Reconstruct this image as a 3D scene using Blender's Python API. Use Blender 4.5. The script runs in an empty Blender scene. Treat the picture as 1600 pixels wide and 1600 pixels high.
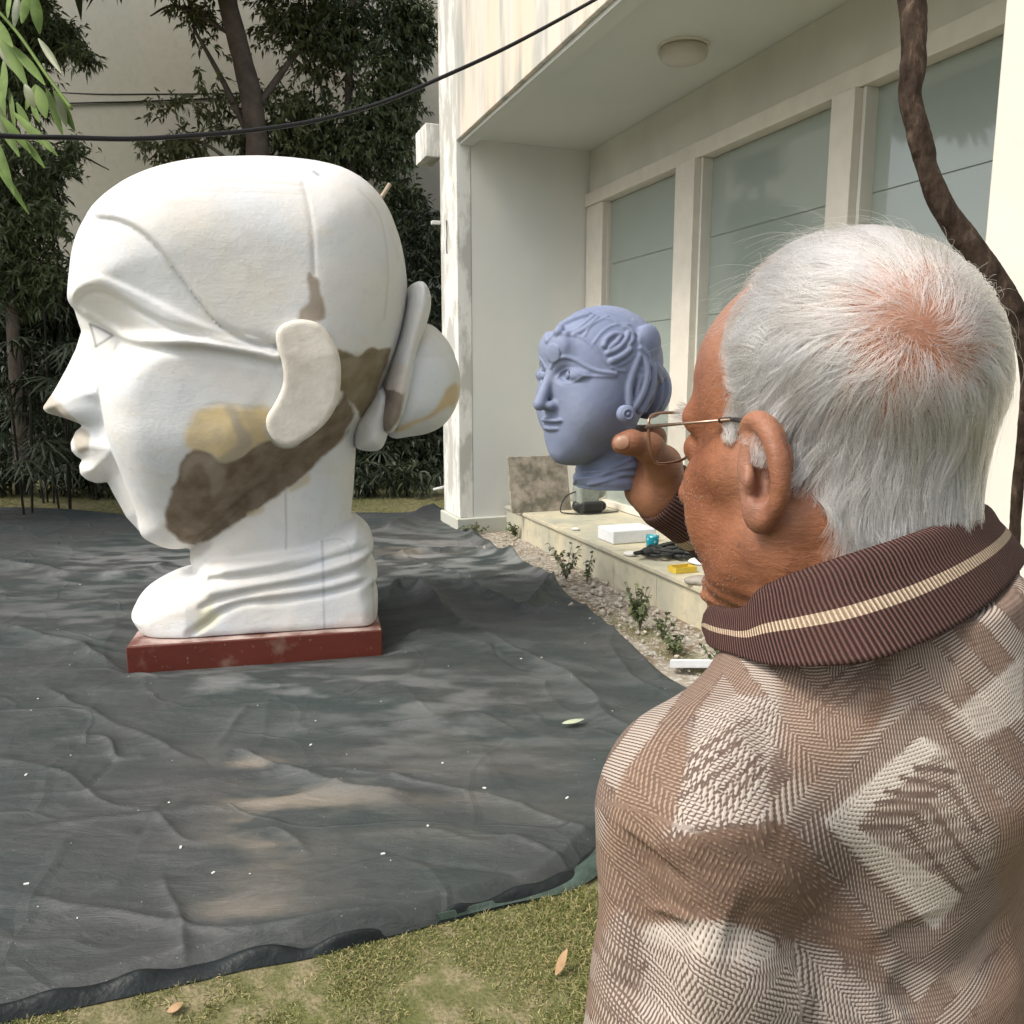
import bpy, math, random, time
import numpy as np
from mathutils import Vector

T0 = time.time()
R = math.radians
rng = np.random.default_rng(7)
Z = np.array([0, 0, 1.0])
scene = bpy.context.scene

# ------------------------------------------------------------------ camera
FPX = 1300.0; PITCH = R(9.3); CAM = np.array([0.0, 0.0, 1.5])
cam_data = bpy.data.cameras.new('camera'); cam = bpy.data.objects.new('camera', cam_data)
scene.collection.objects.link(cam); scene.camera = cam
cam.location = CAM; cam.rotation_euler = (R(90) - PITCH, 0, 0)
cam_data.sensor_width = 36; cam_data.sensor_fit = 'HORIZONTAL'; cam_data.lens = 36 * FPX / 1600
cam_data.clip_start = 0.02; cam_data.clip_end = 500
# ------------------------------------------------------------------ world and sun
SUN_DIR = Vector((-0.62, -0.30, 0.85)).normalized()        # towards the sun
world = bpy.data.worlds.new('World'); scene.world = world; world.use_nodes = True
wn = world.node_tree.nodes; wl = world.node_tree.links
sky = wn.new('ShaderNodeTexSky'); sky.sky_type = 'NISHITA'; sky.sun_disc = False
sky.sun_elevation = math.asin(SUN_DIR.z); sky.sun_rotation = math.atan2(SUN_DIR.x, SUN_DIR.y)
sky.air_density = 1.0; sky.dust_density = 5.0; sky.ozone_density = 0.6; sky.altitude = 0
hsv = wn.new('ShaderNodeHueSaturation'); hsv.inputs['Saturation'].default_value = 0.42
bg = wn['Background']; bg.inputs['Strength'].default_value = 0.15
wl.new(sky.outputs[0], hsv.inputs['Color']); wl.new(hsv.outputs[0], bg.inputs['Color'])
sun_data = bpy.data.lights.new('sun', 'SUN'); sun_data.energy = 1.35; sun_data.angle = R(12)
sun_data.color = (1.0, 0.91, 0.78)
sun = bpy.data.objects.new('sun', sun_data); scene.collection.objects.link(sun)
sun.rotation_euler = SUN_DIR.to_track_quat('Z', 'Y').to_euler()
scene.view_settings.view_transform = 'Standard'; scene.view_settings.look = 'None'
scene.view_settings.exposure = 0.60; scene.view_settings.gamma = 1
scene.view_settings.use_curve_mapping = False
scene.render.engine = 'CYCLES'
scene.cycles.max_bounces = 8; scene.cycles.diffuse_bounces = 4; scene.cycles.glossy_bounces = 3
scene.cycles.transparent_max_bounces = 12; scene.cycles.transmission_bounces = 4
scene.cycles.use_denoising = True

# ------------------------------------------------------------------ geometry of the view
_f = np.array([0, math.cos(PITCH), -math.sin(PITCH)]); _u = np.array([0, math.sin(PITCH), math.cos(PITCH)]); _r = np.array([1.0, 0, 0])
def ray(px, py): return _f + (px - 800) / FPX * _r + (800 - py) / FPX * _u
def P(px, py, d): return CAM + d * ray(px, py)
def G(px, py, z=0.0):
    r = ray(px, py); return CAM + (z - CAM[2]) / r[2] * r
def PL(px, py, p0, n):
    r = ray(px, py); return CAM + np.dot(p0 - CAM, n) / np.dot(r, n) * r
def project(V):
    v = np.asarray(V) - CAM; w = v @ _f
    return 800 + FPX * (v @ _r) / w, 800 - FPX * (v @ _u) / w, w

# ------------------------------------------------------------------ object helpers
def link(o): scene.collection.objects.link(o); return o
def tag(o, label=None, cat=None, group=None, kind=None):
    if label: o['label'] = label
    if cat: o['category'] = cat
    if group: o['group'] = group
    if kind: o['kind'] = kind
    return o
def empty(name, loc, label=None, cat=None, group=None):
    o = bpy.data.objects.new(name, None); o.location = loc; o.empty_display_size = 0.1
    link(o); return tag(o, label, cat, group)
def meshobj(name, V, F, m=None, parent=None, smooth=True, attrs=None):
    me = bpy.data.meshes.new(name)
    V = np.asarray(V, dtype=np.float32)
    if isinstance(F, np.ndarray):
        k = F.shape[1]; n = len(F)
        me.vertices.add(len(V)); me.vertices.foreach_set('co', V.ravel())
        me.loops.add(n * k); me.loops.foreach_set('vertex_index', F.astype(np.int32).ravel())
        me.polygons.add(n); me.polygons.foreach_set('loop_start', np.arange(0, n * k, k, dtype=np.int32))
        try: me.polygons.foreach_set('loop_total', np.full(n, k, dtype=np.int32))
        except Exception: pass
        me.update(calc_edges=True)
    else:
        me.from_pydata([tuple(map(float, v)) for v in V], [], F); me.update()
    if smooth: me.polygons.foreach_set('use_smooth', np.ones(len(me.polygons), dtype=bool))
    if attrs:
        for an, av in attrs.items():
            av = np.asarray(av, dtype=np.float32)
            if av.ndim == 1: a = me.attributes.new(an, 'FLOAT', 'POINT'); a.data.foreach_set('value', av)
            elif av.shape[1] == 2:
                a = me.attributes.new(an, 'FLOAT_VECTOR', 'POINT'); a.data.foreach_set('vector', np.c_[av, np.zeros(len(av))].astype(np.float32).ravel())
            else: a = me.attributes.new(an, 'FLOAT_VECTOR', 'POINT'); a.data.foreach_set('vector', av.ravel())
    me.validate()
    if m: me.materials.append(m)
    o = bpy.data.objects.new(name, me); link(o)
    if parent: setparent(o, parent)
    return o
def setparent(o, p):
    o.parent = p
    o.matrix_parent_inverse = Matrix_loc(p)
def Matrix_loc(p):
    from mathutils import Matrix
    t = Vector((0, 0, 0)); q = p
    while q is not None: t = t + q.location; q = q.parent
    return Matrix.Translation(-t)
class MB:
    def __init__(s): s.V = []; s.F = []
    def add(s, V, F):
        b = len(s.V); s.V.extend([tuple(map(float, v)) for v in V]); s.F.extend([tuple(int(i) + b for i in f) for f in F]); return s
    def box(s, o, a, b, c):
        """o corner, a b c edge vectors"""
        o, a, b, c = map(lambda q: np.array(q, float), (o, a, b, c))
        if np.dot(np.cross(a, b), c) < 0: a, b = b, a
        V = [o, o + a, o + a + b, o + b, o + c, o + a + c, o + a + b + c, o + b + c]
        return s.add(V, [(3, 2, 1, 0), (4, 5, 6, 7), (0, 1, 5, 4), (1, 2, 6, 5), (2, 3, 7, 6), (3, 0, 4, 7)])
    def build(s, name, m, parent=None, smooth=False, bevel=0.0):
        o = meshobj(name, s.V, s.F, m, parent, smooth)
        if bevel:
            b = o.modifiers.new('bevel', 'BEVEL'); b.width = bevel; b.segments = 2; b.limit_method = 'ANGLE'
            o.data.polygons.foreach_set('use_smooth', np.ones(len(o.data.polygons), dtype=bool))
            w = o.modifiers.new('wn', 'WEIGHTED_NORMAL')
        return o
def catmull(pts, n=8, closed=False):
    p = np.asarray(pts, float); N = len(p); out = []
    for i in range(N if closed else N - 1):
        if closed: a, b, c, d = p[(i - 1) % N], p[i], p[(i + 1) % N], p[(i + 2) % N]
        else: a, b, c, d = p[max(i - 1, 0)], p[i], p[i + 1], p[min(i + 2, N - 1)]
        for k in range(n):
            t = k / n
            out.append(0.5 * (2 * b + (c - a) * t + (2 * a - 5 * b + 4 * c - d) * t * t + (3 * b - a - 3 * c + d) * t ** 3))
    if not closed: out.append(p[-1])
    return np.array(out)
def resamp(c, n):
    L = np.r_[0, np.cumsum(np.linalg.norm(np.diff(c, axis=0), axis=1))]; t = np.linspace(0, L[-1], n)
    return np.stack([np.interp(t, L, c[:, k]) for k in range(3)], 1)
def tube(pts, rad, segs=10, cap=True):
    p = np.asarray(pts, float); n = len(p); rad = np.broadcast_to(np.asarray(rad, float), (n,))
    t = np.gradient(p, axis=0); t /= np.linalg.norm(t, axis=1)[:, None] + 1e-12
    ref = np.array([0, 0, 1.0]) if abs(t[0][2]) < .9 else np.array([1.0, 0, 0])
    V = []; a = np.cross(t[0], ref); a /= np.linalg.norm(a)
    for i in range(n):
        a = a - t[i] * np.dot(a, t[i]); a /= np.linalg.norm(a) + 1e-12; b = np.cross(t[i], a)
        for k in range(segs):
            an = 2 * math.pi * k / segs; V.append(p[i] + rad[i] * (math.cos(an) * a + math.sin(an) * b))
    F = [(i * segs + k, i * segs + (k + 1) % segs, (i + 1) * segs + (k + 1) % segs, (i + 1) * segs + k) for i in range(n - 1) for k in range(segs)]
    if cap: F += [tuple(range(segs - 1, -1, -1)), tuple((n - 1) * segs + k for k in range(segs))]
    return V, F
# ------------------------------------------------------------------ noise
def _hash(i, j, k, s):
    n = (i * 374761393 + j * 668265263 + k * 2147483647 + s * 974634777) & 0xffffffff
    n = ((n ^ (n >> 13)) * 1274126177) & 0xffffffff
    return ((n ^ (n >> 16)) & 0xffff) / 65535.0
def vnoise(Q, s=0):
    Q = np.asarray(Q, float); i = np.floor(Q).astype(np.int64); f = Q - i; f = f * f * (3 - 2 * f); r = 0
    for a in (0, 1):
        for b in (0, 1):
            for c in (0, 1):
                w = (f[:, 0] if a else 1 - f[:, 0]) * (f[:, 1] if b else 1 - f[:, 1]) * (f[:, 2] if c else 1 - f[:, 2])
                r = r + w * _hash(i[:, 0] + a, i[:, 1] + b, i[:, 2] + c, s)
    return r * 2 - 1
def fbm(Q, oct=4, s=0):
    Q = np.asarray(Q, float); r = 0; a = 1; t = 0
    for o in range(oct): r = r + a * vnoise(Q * 2 ** o + 13.7 * o, s + o); t += a; a *= .5
    return r / t
# ------------------------------------------------------------------ implicit surfaces
def smin(a, b, k): h = np.clip(.5 + .5 * (b - a) / k, 0, 1); return b + (a - b) * h - k * h * (1 - h)
def smax(a, b, k): return -smin(-a, -b, k)
def ell(Q, c, r, M=None):
    q = Q - np.asarray(c)
    if M is not None: q = q @ M.T
    r = np.asarray(r, float); k0 = np.linalg.norm(q / r, axis=1); k1 = np.linalg.norm(q / (r * r), axis=1) + 1e-9
    return k0 * (k0 - 1) / k1
def cone(Q, a, b, ra, rb):
    a = np.asarray(a, float); b = np.asarray(b, float); ba = b - a; L = np.dot(ba, ba) + 1e-12
    h = np.clip((Q - a) @ ba / L, 0, 1); return np.linalg.norm(Q - a - h[:, None] * ba, axis=1) - (ra + (rb - ra) * h)
def chain(Q, pts, rad, k=0.0):
    r = None
    for i in range(len(pts) - 1):
        d = cone(Q, pts[i], pts[i + 1], rad[i], rad[i + 1]); r = d if r is None else (smin(r, d, k) if k else np.minimum(r, d))
    return r
def polydist(Q, pts):
    """distance to an open polyline and the parameter along it (0..1)"""
    pts = np.asarray(pts, float); best = np.full(len(Q), 1e9); par = np.zeros(len(Q)); n = len(pts) - 1
    for i in range(n):
        a = pts[i]; ba = pts[i + 1] - a; h = np.clip((Q - a) @ ba / (ba @ ba + 1e-12), 0, 1)
        d = np.linalg.norm(Q - a - h[:, None] * ba, axis=1); m = d < best; best[m] = d[m]; par[m] = (i + h[m]) / n
    return best, par
def inside(Q, poly):
    poly = np.asarray(poly, float); x, y = Q[:, 0], Q[:, 1]; r = np.zeros(len(Q), bool); j = len(poly) - 1
    for i in range(len(poly)):
        xi, yi = poly[i]; xj, yj = poly[j]
        c = ((yi > y) != (yj > y)) & (x < (xj - xi) * (y - yi) / (yj - yi + 1e-15) + xi); r ^= c; j = i
    return r
def sd2(Q, poly):
    """signed distance, positive inside"""
    d, _ = polydist(Q, np.vstack([poly, poly[:1]])); return np.where(inside(Q, poly), d, -d)
def gate(fn, c, R_):
    c = np.asarray(c, float)
    def g(Q):
        d = np.linalg.norm(Q - c, axis=1) - R_; m = d < .03; out = np.maximum(d, .03)
        if m.any(): out[m] = fn(Q[m])
        return out
    return g
def nets(f, lo, hi, h, snap=2, block=8, lip=1.4, refine=0, fs=None):
    """sparse surface nets on f(P) over the box lo..hi with step h"""
    lo = np.asarray(lo, float); hi = np.asarray(hi, float)
    nb = np.ceil((hi - lo) / (h * block)).astype(int); n = nb * block + 1
    A = np.full(n, 9.0, np.float32)
    ci = np.stack(np.meshgrid(*[np.arange(k) for k in nb], indexing='ij'), -1).reshape(-1, 3)
    cv = f(lo + (ci + .5) * h * block); act = np.abs(cv) < h * block * .87 * lip
    ineg = ci[(~act) & (cv < 0)]
    for b in ineg: A[b[0] * block:(b[0] + 1) * block + 1, b[1] * block:(b[1] + 1) * block + 1, b[2] * block:(b[2] + 1) * block + 1] = -9
    loc = np.stack(np.meshgrid(*[np.arange(block + 1)] * 3, indexing='ij'), -1).reshape(-1, 3)
    ca = ci[act]
    for s in range(0, len(ca), 400):
        idx = (ca[s:s + 400, None, :] * block + loc[None]).reshape(-1, 3)
        v = f(lo + idx * h); A[idx[:, 0], idx[:, 1], idx[:, 2]] = v
    S = A < 0
    cnt = np.zeros(tuple(np.array(A.shape) - 1), np.uint8); sh = cnt.shape
    for a in (0, 1):
        for b in (0, 1):
            for c in (0, 1): cnt += S[a:a + sh[0], b:b + sh[1], c:c + sh[2]]
    cells = np.argwhere((cnt > 0) & (cnt < 8))
    vid = np.full(sh, -1, np.int32); vid[cells[:, 0], cells[:, 1], cells[:, 2]] = np.arange(len(cells))
    acc = np.zeros((len(cells), 3)); w = np.zeros(len(cells))
    for ax in range(3):
        o1, o2 = [q for q in range(3) if q != ax]
        for a in (0, 1):
            for b in (0, 1):
                c0 = cells.copy(); c0[:, o1] += a; c0[:, o2] += b; c1 = c0.copy(); c1[:, ax] += 1
                v0 = A[c0[:, 0], c0[:, 1], c0[:, 2]]; v1 = A[c1[:, 0], c1[:, 1], c1[:, 2]]
                m = (v0 < 0) != (v1 < 0); t = np.where(m, v0 / np.where(m, v0 - v1, 1), 0)
                t = np.clip(t, .02, .98); p = c0 + 0.0; p[:, ax] += t; acc[m] += p[m]; w[m] += 1
    V = lo + acc / w[:, None] * h
    Fs = []
    for ax in range(3):
        o1, o2 = [(1, 2), (2, 0), (0, 1)][ax]
        sl0 = [slice(None)] * 3; sl1 = [slice(None)] * 3; sl0[ax] = slice(0, -1); sl1[ax] = slice(1, None)
        E = S[tuple(sl0)] != S[tuple(sl1)]; e = np.argwhere(E)
        e = e[(e[:, o1] > 0) & (e[:, o2] > 0) & (e[:, o1] < sh[o1]) & (e[:, o2] < sh[o2])]
        q = []
        for (a, b) in ((-1, -1), (0, -1), (0, 0), (-1, 0)):
            c = e.copy(); c[:, o1] += a; c[:, o2] += b; q.append(vid[c[:, 0], c[:, 1], c[:, 2]])
        q = np.stack(q, 1); flip = ~S[e[:, 0], e[:, 1], e[:, 2]]; q[flip] = q[flip][:, ::-1]; Fs.append(q[(q >= 0).all(1)])
    F = np.vstack(Fs)
    for r in range(refine): V, F = subdiv(V, F)
    g = fs or f
    for _ in range(snap): V = snapto(g, V, h * (.5 ** refine))
    return V, F
def grad(f, V, e):
    g = np.zeros_like(V)
    for a in range(3):
        d = np.zeros(3); d[a] = e; g[:, a] = (f(V + d) - f(V - d)) / (2 * e)
    return g
def snapto(f, V, h):
    v = f(V); g = grad(f, V, h * .3); n2 = (g * g).sum(1) + 1e-6
    st = -(v / n2)[:, None] * g; L = np.linalg.norm(st, axis=1); k = np.minimum(1, h / (L + 1e-12)); return V + st * k[:, None]
def subdiv(V, F):
    n = len(V); E = np.vstack([F[:, [0, 1]], F[:, [1, 2]], F[:, [2, 3]], F[:, [3, 0]]]); E.sort(axis=1)
    key = E[:, 0].astype(np.int64) * n + E[:, 1]; uq, inv = np.unique(key, return_inverse=True)
    ev = np.stack([uq // n, uq % n], 1); m = len(F); EV = .5 * (V[ev[:, 0]] + V[ev[:, 1]]); FV = V[F].mean(1)
    e = [inv[i * m:(i + 1) * m] + n for i in range(4)]; c = np.arange(m) + n + len(uq)
    NF = np.vstack([np.stack([F[:, 0], e[0], c, e[3]], 1), np.stack([F[:, 1], e[1], c, e[0]], 1), np.stack([F[:, 2], e[2], c, e[1]], 1), np.stack([F[:, 3], e[3], c, e[2]], 1)])
    return np.vstack([V, EV, FV]), NF
def hit(f, px, py, d0, d1, n=160):
    """first crossing of f along pixel ray between depths d0 and d1"""
    px = np.atleast_1d(px).astype(float); py = np.atleast_1d(py).astype(float)
    r = _f[None] + ((px - 800) / FPX)[:, None] * _r + ((800 - py) / FPX)[:, None] * _u
    t = np.full(len(px), d0); step = (d1 - d0) / n; done = np.zeros(len(px), bool); best = np.full(len(px), 1e9); tb = t.copy()
    for i in range(n):
        v = f(CAM + t[:, None] * r); m = v < best; best[m] = v[m]; tb[m & ~done] = t[m & ~done]; done |= v < 0
        t = np.where(done, t, t + step)
        if done.all(): break
    lo = np.where(done, tb - step, tb); hi_ = tb.copy()
    for i in range(12):
        mid = .5 * (lo + hi_); v = f(CAM + mid[:, None] * r); lo = np.where(v > 0, mid, lo); hi_ = np.where(v > 0, hi_, mid)
    return CAM + hi_[:, None] * r
# ------------------------------------------------------------------ materials
class Mat:
    def __init__(s, name, rough=.7, spec=.3):
        s.m = bpy.data.materials.new(name); s.m.use_nodes = True; s.n = s.m.node_tree.nodes; s.l = s.m.node_tree.links
        s.b = s.n['Principled BSDF']; s.b.inputs['Roughness'].default_value = rough
        s.b.inputs['Specular IOR Level'].default_value = spec; s._c = None
    def coord(s):
        if s._c is None: s._c = s.n.new('ShaderNodeTexCoord').outputs['Object']
        return s._c
    def attr(s, name, out='Fac'):
        a = s.n.new('ShaderNodeAttribute'); a.attribute_name = name; return a.outputs[out]
    def noise(s, scale, detail=4, rough=.55, vec=None, stretch=None, dist=0):
        v = vec or s.coord()
        if stretch: mp = s.n.new('ShaderNodeMapping'); mp.inputs['Scale'].default_value = stretch; s.l.new(v, mp.inputs[0]); v = mp.outputs[0]
        t = s.n.new('ShaderNodeTexNoise'); t.inputs['Scale'].default_value = scale; t.inputs['Detail'].default_value = detail
        t.inputs['Roughness'].default_value = rough; t.inputs['Distortion'].default_value = dist; s.l.new(v, t.inputs['Vector']); return t.outputs['Fac']
    def vor(s, scale, vec=None, feat='F1', out='Distance'):
        t = s.n.new('ShaderNodeTexVoronoi'); t.feature = feat; t.inputs['Scale'].default_value = scale; s.l.new(vec or s.coord(), t.inputs['Vector']); return t.outputs[out]
    def ramp(s, fac, stops):
        r = s.n.new('ShaderNodeValToRGB'); e = r.color_ramp.elements
        while len(e) < len(stops): e.new(.5)
        for i, (p, c) in enumerate(stops):
            e[i].position = p; e[i].color = (*c, 1) if hasattr(c, '__len__') else (c, c, c, 1)
        s.l.new(fac, r.inputs[0]); return r.outputs[0]
    def mix(s, fac, a, b, mode='MIX'):
        x = s.n.new('ShaderNodeMix'); x.data_type = 'RGBA'; x.blend_type = mode
        for i, v in ((0, fac), (6, a), (7, b)):
            if hasattr(v, 'links') or isinstance(v, bpy.types.NodeSocket): s.l.new(v, x.inputs[i])
            elif i == 0: x.inputs[0].default_value = v
            else: x.inputs[i].default_value = (*v, 1)
        return x.outputs[2]
    def math(s, op, a, b=0.0, c=None):
        x = s.n.new('ShaderNodeMath'); x.operation = op
        for i, v in enumerate((a, b) if c is None else (a, b, c)):
            if isinstance(v, bpy.types.NodeSocket): s.l.new(v, x.inputs[i])
            else: x.inputs[i].default_value = v
        return x.outputs[0]
    def col(s, v):
        if isinstance(v, bpy.types.NodeSocket): s.l.new(v, s.b.inputs['Base Color'])
        else: s.b.inputs['Base Color'].default_value = (*v, 1)
        return s
    def bump(s, h, strength=.3, dist=.01):
        b = s.n.new('ShaderNodeBump'); b.inputs['Strength'].default_value = strength; b.inputs['Distance'].default_value = dist
        s.l.new(h, b.inputs['Height'])
        if s.b.inputs['Normal'].is_linked: s.l.new(s.b.inputs['Normal'].links[0].from_socket, b.inputs['Normal'])
        s.l.new(b.outputs[0], s.b.inputs['Normal']); return s
def simple(name, c, rough=.6, var=.15, scale=20, bump=.1, spec=.3, bdist=.003, metal=0):
    M = Mat(name, rough, spec); c = np.array(c)
    n = M.noise(scale, 5); M.col(M.ramp(n, [(.3, tuple(c * (1 - var))), (.7, tuple(np.minimum(c * (1 + var), 1)))]))
    if bump: M.bump(M.noise(scale * 4, 4), bump, bdist)
    M.b.inputs['Metallic'].default_value = metal
    return M.m
# ================================================================== SETTING
YAW = math.atan((315 - 800) / FPX * math.cos(PITCH))
D = np.array([math.sin(YAW), math.cos(YAW), 0]); N = np.array([math.cos(YAW), -math.sin(YAW), 0])
def W(s, n, z=0.0): return D * s + N * n + Z * z
def inv(p): return float(np.dot(p, D)), float(np.dot(p, N)), float(p[2])
_TH = R(13.0); _SU = np.array([math.cos(_TH), math.sin(_TH), 0]); _SY = np.array([math.sin(_TH), -math.cos(_TH), 0]); _A0 = G(200, 1057)[:2]
print("g", time.time() - T0)
# ---- ground
M = Mat('grass_ground', .95, .1)
n1 = M.noise(1.3, 5); n2 = M.noise(14, 5); n3 = M.noise(90, 3)
c = M.mix(M.ramp(n1, [(.35, 0), (.65, 1)]), (.115, .13, .045), (.17, .155, .085))
c = M.mix(M.ramp(n2, [(.45, 0), (.62, 1)]), c, (.25, .215, .13)); c = M.mix(M.ramp(n3, [(.4, 0), (.75, .7)]), c, (.06, .07, .02))
M.col(c).bump(n2, .5, .02).bump(n3, .6, .01); m_ground = M.m
V = [(-40, -20, 0), (40, -20, 0), (40, 60, 0), (-40, 60, 0)]
tag(meshobj('ground', V, [(0, 1, 2, 3)], m_ground, smooth=False), kind='structure')
# soil strip between tarp and ledge
M = Mat('dry_soil', .95, .1); n1 = M.noise(3, 5); n2 = M.noise(30, 6)
c = M.mix(M.ramp(n1, [(.35, 0), (.6, 1)]), (.20, .155, .105), (.34, .31, .26)); c = M.mix(M.ramp(n2, [(.5, 0), (.62, 1)]), c, (.5, .48, .43))
M.col(c).bump(n2, .8, .02); m_soil = M.m
nu, nv = 90, 24; V = []
for i in range(nu):
    for j in range(nv):
        s = 2.2 + i / (nu - 1) * 5.3; n = 1.2 + j / (nv - 1) * 1.5; V.append(W(s, n, 0))
V = np.array(V); edge = np.minimum(np.tile(np.arange(nv), nu) / 6.0, 1)
V[:, 2] = .004 + edge * (.010 + .010 * fbm(V * 4, 4, 3)).clip(0) * np.clip((np.tile(np.arange(nv), nu) - 9) / 8.0, 0, 1)
idx = np.arange(nu * nv).reshape(nu, nv); F = np.stack([idx[:-1, :-1], idx[1:, :-1], idx[1:, 1:], idx[:-1, 1:]], -1).reshape(-1, 4)[:, ::-1]
tag(meshobj('soil', V, F, m_soil), kind='structure')

# ---- white building
M = Mat('white_paint', .8, .2)
n1 = M.noise(2.2, 5, stretch=(1, 1, .18)); n2 = M.noise(1.1, 3); n3 = M.noise(60, 4)
c = M.mix(M.ramp(n1, [(.35, 0), (.7, 1)]), (.70, .72, .70), (.76, .75, .70)); c = M.mix(M.ramp(n2, [(.4, 0), (.75, .5)]), c, (.62, .65, .63))
M.col(c).bump(n3, .12, .004).bump(n1, .1, .01); m_white = M.m
M = Mat('stained_sunpatch_fascia', .8, .2)
n1 = M.noise(2.6, 6, stretch=(1, 1, .10), rough=.6); n2 = M.noise(5, 5, stretch=(1, 1, .16)); n3 = M.noise(45, 4)
c = M.mix(M.ramp(n1, [(.38, 0), (.6, 1)]), (.66, .64, .60), (.72, .62, .50)); c = M.mix(M.ramp(n2, [(.48, 0), (.66, .85)]), c, (.36, .38, .36))  # cream streaks: part real stain, part warm sun patches put into the colour
M.col(c).bump(n3, .15, .004); m_fascia = M.m
M = Mat('peeling_edge_paint', .8, .2)
n1 = M.noise(5, 6, stretch=(1, 1, .35), rough=.65); n2 = M.noise(30, 4)
c = M.mix(M.ramp(n1, [(.45, 0), (.56, 1)]), (.52, .52, .48), (.80, .80, .76)); M.col(c).bump(n1, .5, .01).bump(n2, .2, .004); m_peel = M.m
M = Mat('soffit_paint', .8, .2); n1 = M.noise(1.2, 4)
M.col(M.ramp(n1, [(.3, (.60, .63, .59)), (.7, (.66, .67, .62))])).bump(M.noise(50, 3), .05, .003); m_soffit = M.m
M = Mat('plinth_paint', .85, .2); n1 = M.noise(3, 5); c = M.mix(n1, (.46, .48, .42), (.56, .57, .52)); M.col(c).bump(M.noise(40, 4), .2, .004); m_base = M.m
m_frame = simple('window_frame_paint', (.70, .66, .58), .55, .06, 8, .05)
m_lint = simple('lintel_paint', (.64, .63, .57), .8, .08, 2, .05)
m_sunwall = simple('rough_white_plaster', (.66, .63, .56), .85, .06, 3, .35)

S0 = 7.5; NC = inv(PL(715, 500, W(S0, 0), D))[1]           # corner of the recess
HC = PL(720, 213, W(S0, NC), N)[2]                         # soffit height
NW = inv(PL(919, 400, W(S0, 0), D))[1]                     # window wall plane
SF = inv(PL(690, 500, W(0, NC), N))[0]                     # far end of the pillar
SN = inv(PL(1545, 300, W(0, NC), N))[0]                    # near pillar, far edge
BZ = inv(PL(715, 800, W(S0, NC), N))[2]
def wz(px, py): return PL(px, py, W(0, NW), N)[2]
def ws(px, py=500): return inv(PL(px, py, W(0, NW), N))[0]
print('bld', NC, HC, NW, SF, SN, 'head', wz(958, 309), wz(1296, 162), wz(1555, 45), 'beam', wz(919, 235), ws(943), ws(1063), ws(1100), ws(1297), ws(1340))
HW = .5 * (wz(958, 309) + wz(1296, 162))
PLAT = .27
bld = empty('white_building', W(S0, NC, 0), 'white painted single storey building with a deep recessed window bay', 'building')
T = lambda s0, s1, n0, n1, z0, z1: (W(s0, n0, z0), D * (s1 - s0), N * (n1 - n0), Z * (z1 - z0))
MB().box(*T(S0, SF, NC, NC + .14, .16, 6)).build('pillar', m_peel, bld, bevel=.01)
MB().box(*T(S0 + .003, SF, NC + .14, NW + .3, .16, 6)).build('return_wall', m_white, bld)
MB().box(*T(S0 - .035, SF + .02, NC - .035, 2.72, -.02, .16)).box(*T(S0 - .035, SF + .02, 2.72, NW, .0, .15)).build('plinth', m_base, bld, bevel=.012)
MB().box(*T(SN - 3.5, S0 - .004, NC, NC + .16, HC, 6)).build('fascia', m_fascia, bld, bevel=.008)
MB().box(*T(SN - 3.5, S0 - .004, NC + .035, NC + .16, HC - .03, HC - .001)).build('drip_edge', m_soffit, bld)
MB().box(*T(SN - 3.5, S0, NC + .162, NW + .3, HC + .03, HC + .2)).build('soffit', m_soffit, bld)
ZB = wz(935, 312)
MB().box(*T(SN - .2, S0 - .002, NW, NW + .28, HW + .12, HC + .028)).build('lintel', m_lint, bld)
MB().box(*T(SN - .2, S0 - .002, NW - .05, NW + .2, HW, HW + .117)).build('window_head', m_frame, bld, bevel=.006)
# near pillar at the right
MB().box(*T(SN - 1.6, SN, NC - .002, NC + .32, 0, HC)).build('near_pillar', m_sunwall, bld, bevel=.01)
MB().box(*T(SN - .2, SN - .003, NC + .32, NW + .3, 0, HC)).build('near_return_wall', m_white, bld)
# window frames and glass
M = Mat('frosted_window_glass', .12, .5)
n1 = M.noise(1.0, 3); n2 = M.noise(.8, 2, stretch=(1, 1, 2))
M.col(M.mix(n1, (.27, .325, .295), (.35, .40, .36))); M.b.inputs['Coat Weight'].default_value = .9; M.b.inputs['Coat IOR'].default_value = 1.75; M.b.inputs['Coat Roughness'].default_value = .03
M.bump(M.noise(3, 2), .02, .02); m_glass = M.m
m_line = simple('glass_joint', (.42, .47, .43), .4, .05, 5, 0)
m_dark = simple('dark_gasket', (.05, .06, .055), .6, .1, 5, 0)
edges = [(S0 - .01, ws(943)), (ws(1063), ws(1092)), (ws(1297), ws(1332)), (SN - .1, SN - .2)]
for k in range(3):
    sa, sb = edges[k][1], edges[k + 1][0]
    w_ = empty('window', W((sa + sb) / 2, NW, PLAT)); setparent(w_, bld) if False else None
    zs = [PLAT + .05] + [HW - .56 * i for i in range(5, 0, -1) if HW - .56 * i > PLAT + .1] + [HW]
    fr = MB()
    fr.box(*T(sb, sa, NW + .015, NW + .09, PLAT, PLAT + .06))
    fr.box(*T(sa - .010, sa - .002, NW + .02, NW + .1, PLAT + .062, HW - .002)).box(*T(sb + .002, sb + .010, NW + .02, NW + .1, PLAT + .062, HW - .002))
    wf = fr.build('window', m_frame, bld, bevel=.004)
    for i in range(len(zs) - 1):
        g = MB().box(*T(sb + .012, sa - .012, NW + .055 + .0, NW + .062, zs[i] + .004, zs[i + 1] - .004)).build('pane', m_glass, wf)
        g.parent = wf; g.matrix_parent_inverse.identity()
    bpy.data.objects.remove(w_)
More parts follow.
